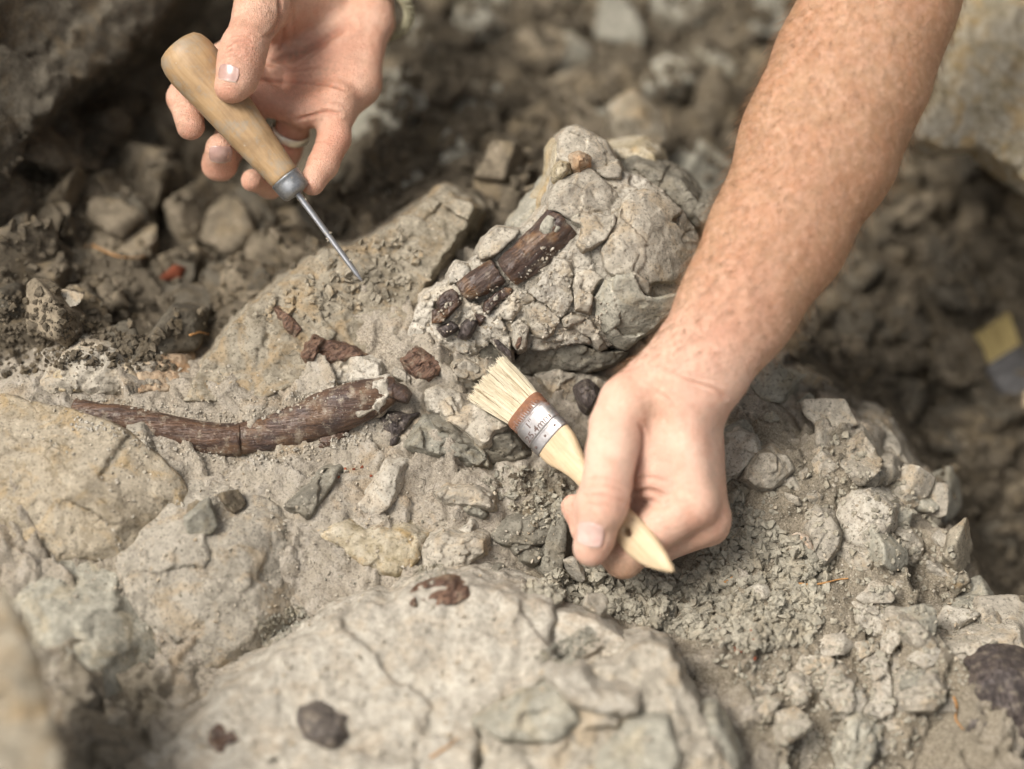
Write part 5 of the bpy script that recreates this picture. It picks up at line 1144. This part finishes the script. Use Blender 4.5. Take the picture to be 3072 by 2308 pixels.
    V, Q = nets(Fd, (Lx[0], Wx[0], Nx[0]), h)
    V = smooth_verts(V, Q, 2, 0.5)
    Vc = B2 + np.outer(V[:, 0], hax) + np.outer(V[:, 1], hw_) + np.outer(V[:, 2], hn)
    mk('handle', Vc, fix_orient(Vc, Q), wm, root)
br = thing('paint_brush', to_world(cp(489, 378, -2)), 'small flat paint brush with pale wooden handle gripped in the fist', 'brush')
w_scr = np.array([0.70*math.cos(.35), 0.714*math.cos(.35), math.sin(.35)])
bp = catmull([(0,0,12,5.0),(.07,0,11.4,4.9),(.15,0.2,8.6,4.6),(.24,0,6.2,4.4),(.36,0,5.8,4.3),(.48,-0.3,6.6,4.2),(.62,-0.5,8.6,4.0),(.74,-0.6,9.4,3.7),(.86,0.4,7.4,3.2),(.96,2.2,3.2,2.6),(1.0,3.2,0.8,1.2)], 60)
make_brush(br, cp(488, 379, 0), cp(523.5, 408.5, 5), cp(554, 440.7, 15), cp(670, 576, 66), w_scr, 12.6, BRISTLE, TIN, WOOD_BRUSH, 5, 9500, [tuple(x) for x in bp], (71.5, -0.8, 2.1))
BFL = BRISTLE_Y
br2 = thing('paint_brush', to_world(cp(1000, 370, -165)), 'blurred yellow bristled brush with black ferrule lying in the right pit', 'brush')
w2 = np.array([0.92, 0.22, 0.0])
make_brush(br2, cp(988, 327, -174), cp(1001, 357, -172), cp(1026, 392, -166), cp(1110, 500, -140), w2, 15.0, BFL, BLACKTIN, WOOD_BRUSH, 9, 1500, [tuple(x) for x in bp], None, letters=False, flare=1.05)
# ------------------------------------------------------------------ the person's two hands
def crease(V, N, lines, uv=None):
    """press fine folds into the skin: each (points in the picture, width mm, depth mm, depth range)"""
    out = np.zeros(len(V))
    for pts, wdt, dep, lo_, hi_ in lines:
        P = catmull(np.array([cp(u, v, (lo_+hi_)/2)[:2] for u, v in pts]), max(12, 5*len(pts)))
        d = polyseg_dist(V[:, 0], V[:, 1], P)
        msk = (V[:, 2] > lo_) & (V[:, 2] < hi_) & (N[:, 2] > 0.05)
        # fade at both ends
        e0 = np.hypot(V[:, 0]-P[0, 0], V[:, 1]-P[0, 1]); e1 = np.hypot(V[:, 0]-P[-1, 0], V[:, 1]-P[-1, 1])
        fade = np.clip(np.minimum(e0, e1)/(3*wdt), 0.15, 1)
        out += msk*fade*dep*(np.exp(-(d/wdt)**2) - 0.35*np.exp(-((d-2.1*wdt)/(1.1*wdt))**2))
    return V - N*out[:, None], out
def spots(V, items):
    """soft round patches: (u, v, d, radius mm, strength)"""
    a = np.zeros(len(V))
    for u, v, d, r, s in items:
        a = np.maximum(a, s*np.exp(-(np.linalg.norm(V - cp(u, v, d), axis=1)/r)**2))
    return a
def nail(hand, V, Q, uvd, axis, normal, wid, length, name='fingernail', lift=0.25, edge_at=1, mat=None):
    """a curved nail plate draped on the finger: axis points to the free edge"""
    bvh = BVHTree.FromPolygons([tuple(p) for p in V], [tuple(q) for q in Q])
    c = cp(*uvd); nrm = np.asarray(normal, float); nrm /= np.linalg.norm(nrm)
    ax = np.asarray(axis, float); ax = ax - nrm*(ax@nrm); ax /= np.linalg.norm(ax); sd = np.cross(ax, nrm)
    n1, n2 = 15, 15; P = []; E = []
    for i in range(n1):
        for j in range(n2):
            a, b = i/(n1-1)*2-1, j/(n2-1)*2-1
            # squircle outline
            aa = a*math.sqrt(1-0.28*b*b); bb = b*math.sqrt(1-0.28*a*a)
            p = c + ax*aa*length/2 + sd*bb*wid/2
            hit = bvh.ray_cast(Vector(p + nrm*14), Vector(-nrm), 40)
            q = np.array(hit[0]) if hit[0] is not None else p
            rim = max(abs(a), abs(b))
            P.append(q + nrm*(lift*(1.0 - 0.9*rim**4) + (0.35 if (a > 0.85) else 0)))
            E.append(1.0 if a*edge_at > 0.88 else 0.0)
    P = np.array(P); F = [(i*n2+j, (i+1)*n2+j, (i+1)*n2+j+1, i*n2+j+1) for i in range(n1-1) for j in range(n2-1)]
    # flatten along the finger so that the plate is not a copy of every bump
    G = P.reshape(n1, n2, 3).copy(); h = (G - c) @ nrm
    hs = h.copy()
    for _ in range(6):
        hp = np.pad(hs, 1, mode='edge'); hs = (hp[:-2, 1:-1]+hp[2:, 1:-1]+hp[1:-1, :-2]+hp[1:-1, 2:]+2*hs)/6
    G = G + (hs-h)[..., None]*nrm + nrm*0.15
    top = G.reshape(-1, 3); bot = top - nrm*0.6
    nT = len(top); VV = np.vstack([top, bot]); FF = list(F) + [tuple(x+nT for x in f[::-1]) for f in F]
    bd = [(0, j) for j in range(n2)] + [(i, n2-1) for i in range(1, n1)] + [(n1-1, j) for j in range(n2-2, -1, -1)] + [(i, 0) for i in range(n1-2, 0, -1)]
    ids = [i*n2+j for i, j in bd]
    for k in range(len(ids)):
        a, b = ids[k], ids[(k+1) % len(ids)]; FF.append((a, b, b+nT, a+nT))
    FF = fix_orient(VV, np.array(FF))
    return mk(name, VV, FF, mat or NAIL, hand, attrs={'edge': E+E})
def chain(lo, hi, h, pts, rads, k, flats=None):
    f = Field(lo, hi, h)
    for i in range(len(pts)-1):
        f.cone(cp(*pts[i]), cp(*pts[i+1]), rads[i], rads[i+1], k)
    return f
person = thing('person', to_world(cp(600, -260, -120)), 'person reaching in with one open hand holding an awl and one fist holding a brush', 'person')

# --- right hand, palm to the camera
H = 0.85
lo_, hi_ = cp(150, 215, -30) - np.array([0, 0, 90]), cp(420, -110, 0) + np.array([0, 0, 45])
lo_ = np.array([cp(150,0,0)[0], cp(0,215,0)[1], -185]); hi_ = np.array([cp(440,0,0)[0], cp(0,-170,0)[1], 45])
palm = Field(lo_, hi_, H)
mc = [((296,-30,-74),(230,60,-38),13,10), ((315,-30,-76),(262,92,-40),13,10.5), ((335,-30,-78),(300,104,-39),13,10.5), ((354,-26,-80),(333,104,-33),13,9.5)]
for a, b, ra, rb in mc: palm.cone(cp(*a), cp(*b), ra, rb, 9)
palm.cone(cp(330,-30,-80), cp(345,-190,-165), 25, 31, 10, 0.75, (0.1, 0.5, 0.85))
palm.cone(cp(368,16,-66), cp(358,84,-45), 13.5, 12, 9)                  # heel of the hand
palm.cone(cp(358,84,-45), cp(341,108,-34), 12, 10.4, 8)
palm.cone(cp(372,-4,-70), cp(372,20,-64), 12, 12, 8)
palm.cone(cp(312,-8,-56), cp(275,10,-36), 17, 17, 10)                    # ball of the thumb
palm.cone(cp(300,-32,-62), cp(262,6,-12), 17, 14.5, 9)
palm.cone(cp(245,70,-30), cp(258,98,-31), 8.5, 9, 6)                    # pads under the fingers
palm.cone(cp(262,100,-31), cp(305,112,-30), 8.6, 8.6, 6); palm.cone(cp(305,112,-30), cp(336,104,-27), 8.6, 9, 6)
thumb = chain(lo_, hi_, H, [(264,2,-10),(258,14,-2),(244,48,12),(240,64,15),(236,80,17),(231,88,17)], [14.5,13.2,12.0,12.0,10.6,8.8], 5)
thumb.cone(cp(246,44,16), cp(240,52,17), 8.6, 8.6, 5)
index = chain(lo_, hi_, H, [(231,60,-38),(196,72,-37),(184,98,-27),(190,126,-14)], [10.4,9.8,9.2,7.9], 3)
middle = chain(lo_, hi_, H, [(262,94,-40),(232,140,-56),(219,164,-33),(221,149,-20)], [10.4,10.2,9.6,8.6], 3)
ring_f = chain(lo_, hi_, H, [(300,106,-38),(285,150,-58),(270,184,-46),(252,180,-24)], [10.2,9.6,8.2,6.6], 3)
pinky = chain(lo_, hi_, H, [(337,104,-30),(334,138,-24),(323,165,-16),(313,183,-8)], [10.2,9.3,8.7,7.2], 3)
palm.merge(index, 5); palm.merge(middle, 5); palm.merge(ring_f, 5); palm.merge(pinky, 6); palm.merge(thumb, 7)
x3, y3, z3 = np.broadcast_arrays(palm.ax[0][:, None, None], palm.ax[1][None, :, None], palm.ax[2][None, None, :])
nr = np.abs(palm.F) < 4
palm.F[nr] += 0.55*fbm(x3[nr], y3[nr], z3[nr], 17, 401, 3)
V, Q = palm.mesh(); V = smooth_verts(V, Q, 3, 0.5); N = vnormals(V, Q)
if (np.einsum('ij,ij->i', V - V.mean(0), N)).mean() < 0: N = -N
c2 = lambda L: [(200+x/10.37, y/10.37) for x, y in L]
lines = [(c2([(845,-60),(855,80),(855,230),(800,370),(740,470)]), 0.9, 1.0, -60, 40), (c2([(955,-40),(955,120),(930,250),(880,420)]), 0.8, 0.5, -60, 40),
 (c2([(690,640),(850,610),(1000,550),(1200,450),(1380,330),(1540,240)]), 2.6, 1.8, -75, 0), (c2([(930,720),(1010,680),(1150,560),(1330,430)]), 1.0, 0.7, -70, 0),
 (c2([(640,640),(800,690),(960,720),(1230,690)]), 0.9, 0.8, -70, 0), (c2([(560,860),(750,850),(1000,850),(1230,870),(1550,970)]), 1.1, 1.0, -70, 0),
 (c2([(1230,690),(1150,760),(1200,860)]), 0.8, 0.5, -70, 0), (c2([(1000,1260),(1200,1215),(1330,1185),(1480,1215)]), 0.9, 1.1, -60, 0),
 (c2([(1330,1110),(1450,1110),(1560,1170)]), 0.8, 0.5, -60, 0),
 (c2([(255,545),(330,480),(430,440),(540,470)]), 0.7, 0.55, 0, 45), (c2([(250,570),(350,540),(450,545)]), 0.6, 0.5, 0, 45), (c2([(300,420),(380,380),(480,380),(550,420)]), 0.6, 0.4, 0, 45),
 (c2([(240,620),(330,600),(420,600)]), 0.5, 0.35, 0, 45), (c2([(280,490),(400,500),(520,520)]), 0.5, 0.3, 0, 45)]
c1 = lambda L: [(160+x/11.06, 83.3+y/11.06) for x, y in L]
lines += [(c1([(150,300),(230,262),(330,270)]), 0.6, 0.6, -40, 0), (c1([(1600,690),(1750,650),(1920,680)]), 0.7, 0.4, -40, 5), (c1([(1570,870),(1700,840),(1890,870)]), 0.6, 0.35, -40, 5),
          (c1([(530,745),(660,730),(800,760)]), 0.5, 0.3, -40, 0)]
V2, cz = crease(V, N, lines)
red = np.clip(spots(V, [(300,88,-28,22,0.55),(330,62,-40,15,0.5),(262,110,-25,16,0.55),(335,140,-16,12,0.5),(231,90,24,9,0.35),(243,48,24,10,0.4),(290,30,-34,16,0.15),(190,134,-8,7,0.4),(220,170,-24,9,0.5),(255,188,-20,8,0.4),(286,140,-48,16,0.8),(310,188,-4,7,0.3)]) + np.clip(cz, 0, 1)*0.55, 0, 0.9)
dirt = np.clip(spots(V, [(182,122,-8,7,0.6),(330,75,-38,12,0.55),(240,60,26,14,0.3),(312,90,-28,18,0.45),(251,178,-16,6,0.5),(258,10,10,22,0.35),(217,142,-14,8,0.35),(300,55,-40,20,0.3)]) + np.clip(cz, 0, 1)*0.35, 0, 0.9)
hand = mk('hand', V2, Q, SKIN_A, person, attrs={'tan': np.full(len(V), 0.25), 'red': red, 'dirt': dirt})
hand['label'] = 'open hand, palm up, dirty fingers curled round the awl'
nail(hand, V2, Q, (229.5, 74, 26), cp(227,86,24)-cp(231,68,24), (-0.42, 0.30, 0.86), 12.5, 9.0, mat=NAIL_A)
nail(hand, V2, Q, (220.5, 154.5, -14), cp(221,140,-14)-cp(220,168,-20), (0.0, -0.35, 0.94), 13.0, 10.5, edge_at=-1, mat=NAIL_A)

# ring and cord bracelet are worn things of their own
Pa, Pb = cp(300,106,-38), cp(285,150,-58); ax_ = (Pb-Pa)/np.linalg.norm(Pb-Pa); c0 = Pa + (Pb-Pa)*0.60
u1 = np.cross(ax_, (0, 0, 1)); u1 /= np.linalg.norm(u1); u2 = np.cross(ax_, u1)
n1, n2 = 64, 12; VV = []
for i in range(n1):
    th = i/n1*2*math.pi; rd = math.cos(th)*u1 + math.sin(th)*u2
    for j in range(n2):
        ph = j/n2*2*math.pi; VV.append(c0 + rd*(10.7 + 0.75*math.cos(ph)) + ax_*2.6*np.sign(math.sin(ph))*abs(math.sin(ph))**0.6)
FF = [(i*n2+j, ((i+1) % n1)*n2+j, ((i+1) % n1)*n2+(j+1) % n2, i*n2+(j+1) % n2) for i in range(n1) for j in range(n2)]
tag(mk('ring', np.array(VV), fix_orient(np.array(VV), np.array(FF)), SILVER), 'plain silver band on the ring finger behind the awl', 'ring')
bc = thing('bracelet', to_world(cp(345, -20, -75)), 'olive braided cord bracelet at the wrist above the awl hand', 'bracelet')
wc = cp(357, 7, -66); wd = cp(345,-190,-165) - cp(330,-30,-80); wd /= np.linalg.norm(wd)
q1 = np.array([1.0, -0.30, 0]); q1 -= wd*(q1@wd); q1 /= np.linalg.norm(q1); q2 = np.cross(wd, q1)
for s_ in range(3):
    P = []
    for i in range(140):
        th = i/140*2*math.pi; b = th*13 + s_*2.094
        P.append(wc + q1*math.cos(th)*(31 + 1.8*math.cos(b)) + q2*math.sin(th)*(25 + 1.8*math.cos(b)) + wd*1.8*math.sin(b) - wd*math.cos(th)*3)
    P.append(P[0]); V, F = sweep(np.array(P), 1.9, 7, cap=False); mk('strand', V, F, ROPE, bc)

# --- left forearm and fist
H = 0.95
lo_ = np.array([cp(555,0,0)[0], cp(0,590,0)[1], -40]); hi_ = np.array([cp(1010,0,0)[0], cp(0,-190,0)[1], 92])
arm = Field(lo_, hi_, H)
AP = [(958,-190,18),(905,-70,22),(880,0,24),(852,72,26),(820,145,29),(779,232,35),(738,305,41),(700,365,44)]
AR = [40,39.5,39.5,41.5,41,35.5,29.5,26.5]; AFl = [.85,.84,.83,.82,.82,.82,.8]
for i in range(len(AP)-1): arm.cone(cp(*AP[i]), cp(*AP[i+1]), AR[i], AR[i+1], 14, AFl[i], (0.1, 0.15, 1))
arm.cone(cp(700,365,44), cp(688,385,44), 26, 23.5, 9, .8, (0,0,1))
fist = Field(lo_, hi_, H)
for a, b, ra, rb in [((676,384,50),(695,500,52),14,11.5), ((688,388,42),(708,515,40),14,11.5), ((694,392,34),(708,524,27),14,11), ((694,394,26),(702,526,14),13,10.5)]:
    fist.cone(cp(*a), cp(*b), ra, rb, 8)
fist.cone(cp(645,410,42), cp(664,462,46), 13, 11, 9)                     # web between thumb and index
fist.cone(cp(652,440,30), cp(668,490,30), 13, 12, 9)
fist.cone(cp(650,440,44), cp(655,478,43), 13, 12, 9)
fist.cone(cp(660,470,40), cp(684,492,42), 12, 12, 9)
fist.cone(cp(642,470,28), cp(640,512,24), 12, 11, 7)
fist.cone(cp(640,395,36), cp(640,450,34), 16, 13, 9)
thumb2 = chain(lo_, hi_, H, [(652,386,42),(629,404,49),(616,427,56),(611,456,60),(608,478,60),(603,500,59),(600,512,58),(592,545,53)], [17.0,15.2,13.4,12.9,12.2,12.8,12.4,9.9], 5)
thumb2.cone(cp(604,496,64), cp(602,508,64), 8.6, 8.6, 6)
thumb2.cone(cp(596,538,55), cp(591,549,52), 10.6, 9.3, 4)
index2 = chain(lo_, hi_, H, [(695,502,50),(658,527,43),(624,558,35),(588,530,30),(574,507,30)], [12.4,12.2,10.6,8.4,7.0], 3)
index2.cone(cp(694,504,54), cp(699,509,54), 8.0, 8.0, 4)
middle2 = chain(lo_, hi_, H, [(710,521,38),(650,548,20),(610,530,14),(600,512,20)], [11.6,10.2,9.0,8.0], 3)
ring2 = chain(lo_, hi_, H, [(709,524,26),(655,548,6),(620,530,4),(612,512,12)], [11,9.8,8.6,7.6], 3)
pinky2 = chain(lo_, hi_, H, [(702,524,14),(656,544,-4),(634,528,-4),(626,512,6)], [10.5,8.8,7.8,7.0], 3)
fist.merge(index2, 4); fist.merge(middle2, 3); fist.merge(ring2, 3); fist.merge(pinky2, 3)
fist.merge(thumb2, 5); arm.merge(fist, 12)
x3, y3, z3 = np.broadcast_arrays(arm.ax[0][:, None, None], arm.ax[1][None, :, None], arm.ax[2][None, None, :])
nr = np.abs(arm.F) < 4
arm.F[nr] += 0.8*fbm(x3[nr], y3[nr], z3[nr], 26, 411, 3)
V, Q = arm.mesh(); V = smooth_verts(V, Q, 3, 0.5); N = vnormals(V, Q)
if (np.einsum('ij,ij->i', V - V.mean(0), N)).mean() < 0: N = -N
c3 = lambda L: [(550+x/6.83, 350+y/6.83) for x, y in L]
lines = [(c3([(700,100),(760,120),(900,200),(1020,240),(1110,265),(1200,330)]), 0.9, 0.9, 20, 92), (c3([(800,120),(950,170),(1150,220),(1230,250)]), 0.7, 0.35, 20, 92),
 (c3([(690,190),(800,270),(950,380),(1100,500)]), 1.2, 0.35, 20, 92), (c3([(640,200),(700,260),(800,340),(900,440)]), 1.0, 0.3, 20, 92), (c3([(960,260),(1080,380),(1180,440)]), 0.8, 0.3, 20, 92),
 (c3([(600,505),(628,570),(622,680),(590,790),(560,880)]), 1.0, 1.1, 10, 92), (c3([(575,880),(680,870),(790,890)]), 1.0, 0.5, 10, 92), (c3([(560,985),(640,960),(700,965),(760,990)]), 1.3, 1.6, 10, 92),
 (c3([(255,890),(330,870),(430,890),(500,930)]), 0.7, 0.35, 30, 92), (c3([(235,950),(330,925),(440,940),(510,980)]), 0.7, 0.5, 30, 92), (c3([(220,990),(330,985),(440,1010),(500,1040)]), 0.8, 0.55, 30, 92),
 (c3([(215,1040),(310,1050),(430,1070)]), 0.6, 0.4, 30, 92), (c3([(250,920),(330,905),(420,915)]), 0.5, 0.3, 30, 92), (c3([(190,1190),(230,1178),(320,1185),(365,1200)]), 0.6, 0.45, 30, 92),
 (c3([(175,1220),(172,1290),(195,1345)]), 0.6, 0.45, 30, 92), (c3([(378,1230),(372,1310),(340,1360)]), 0.6, 0.45, 30, 92)]
for i in range(12):
    y0 = 330 + i*14
    lines.append((c3([(700+i*26, y0-70), (800+i*24, y0+25), (880+i*20, y0+110)]), 0.5, 0.16, 20, 92))
V2, cz = crease(V, N, lines)
uu, vv = to_pix(V)
tan = 1/(1+np.exp((vv - 330 - (uu-700)*0.25)/26)); tan = np.clip(np.maximum(tan, spots(V, [(622,566,40,13,0.9),(640,560,42,14,0.7),(700,535,46,14,0.25),(718,500,40,16,0.45),(650,405,60,16,0.45)])), 0, 1)
red = np.clip(spots(V, [(604,500,72,13,0.38),(640,430,60,10,0.45),(700,525,60,14,0.45),(630,385,60,14,0.2),(660,480,60,13,0.28),(590,555,62,9,0.35),(572,510,36,9,0.4),(690,480,64,11,0.25),(720,340,70,24,0.3),(750,290,70,24,0.25),(700,395,64,16,0.2),(800,230,70,40,0.12)]) + np.clip(cz, 0, 1)*0.35, 0, 0.8)
dirt = np.clip(np.clip(cz, 0, 1)*0.3 + spots(V, [(600,520,70,16,0.25),(690,520,60,18,0.25),(622,566,40,12,0.4),(715,480,50,16,0.2)]), 0, 0.6)
armo = mk('arm', V2, Q, SKIN_B, person, attrs={'tan': tan, 'red': red, 'dirt': dirt})
armo['label'] = 'bare tanned forearm and fist gripping the paint brush'
nail(armo, V2, Q, (590, 534, 66), cp(588,548,60)-cp(592,522,66), (-0.22, -0.05, 0.97), 14.6, 14.0, lift=0.5)
# fine hairs on the forearm
r = np.random.default_rng(3); bvh = None
cand = np.where((vv < 372) & (N[:, 2] > -0.35))[0]; pick = r.choice(cand, 7000, replace=False)
adir = cp(700,365,44) - cp(880,0,24); adir /= np.linalg.norm(adir)
HV, HF = [], []
for q in pick:
    p, n = V2[q], N[q]; side = np.cross(n, adir)
    dr = adir*0.75 + side*r.normal()*0.5 + n*r.uniform(0.3, 0.9) + np.array([0.35, -0.1, 0])*(1 if n[0] > 0 else -.6)*r.random(); dr /= np.linalg.norm(dr)
    L = r.uniform(4, 10)*(1.2 if n[2] < 0.3 else 1); cv = side*r.normal()*0.25 - n*0.3
    k = len(HV)
    for s_ in range(4):
        t = s_/3; c = p + dr*L*t + cv*L*t*t*0.6; rad = 0.10*(1-0.8*t); s1 = side/(np.linalg.norm(side)+1e-9)
        HV += [c + s1*rad, c - s1*rad*0.5 + n*rad*0.87, c - s1*rad*0.5 - n*rad*0.87]
    for s_ in range(3):
        for a in range(3): HF.append((k+s_*3+a, k+s_*3+(a+1) % 3, k+s_*3+3+(a+1) % 3, k+s_*3+3+a))
hr = mk('arm_hair', np.array(HV), np.array(HF), HAIR, armo, kind='stuff')
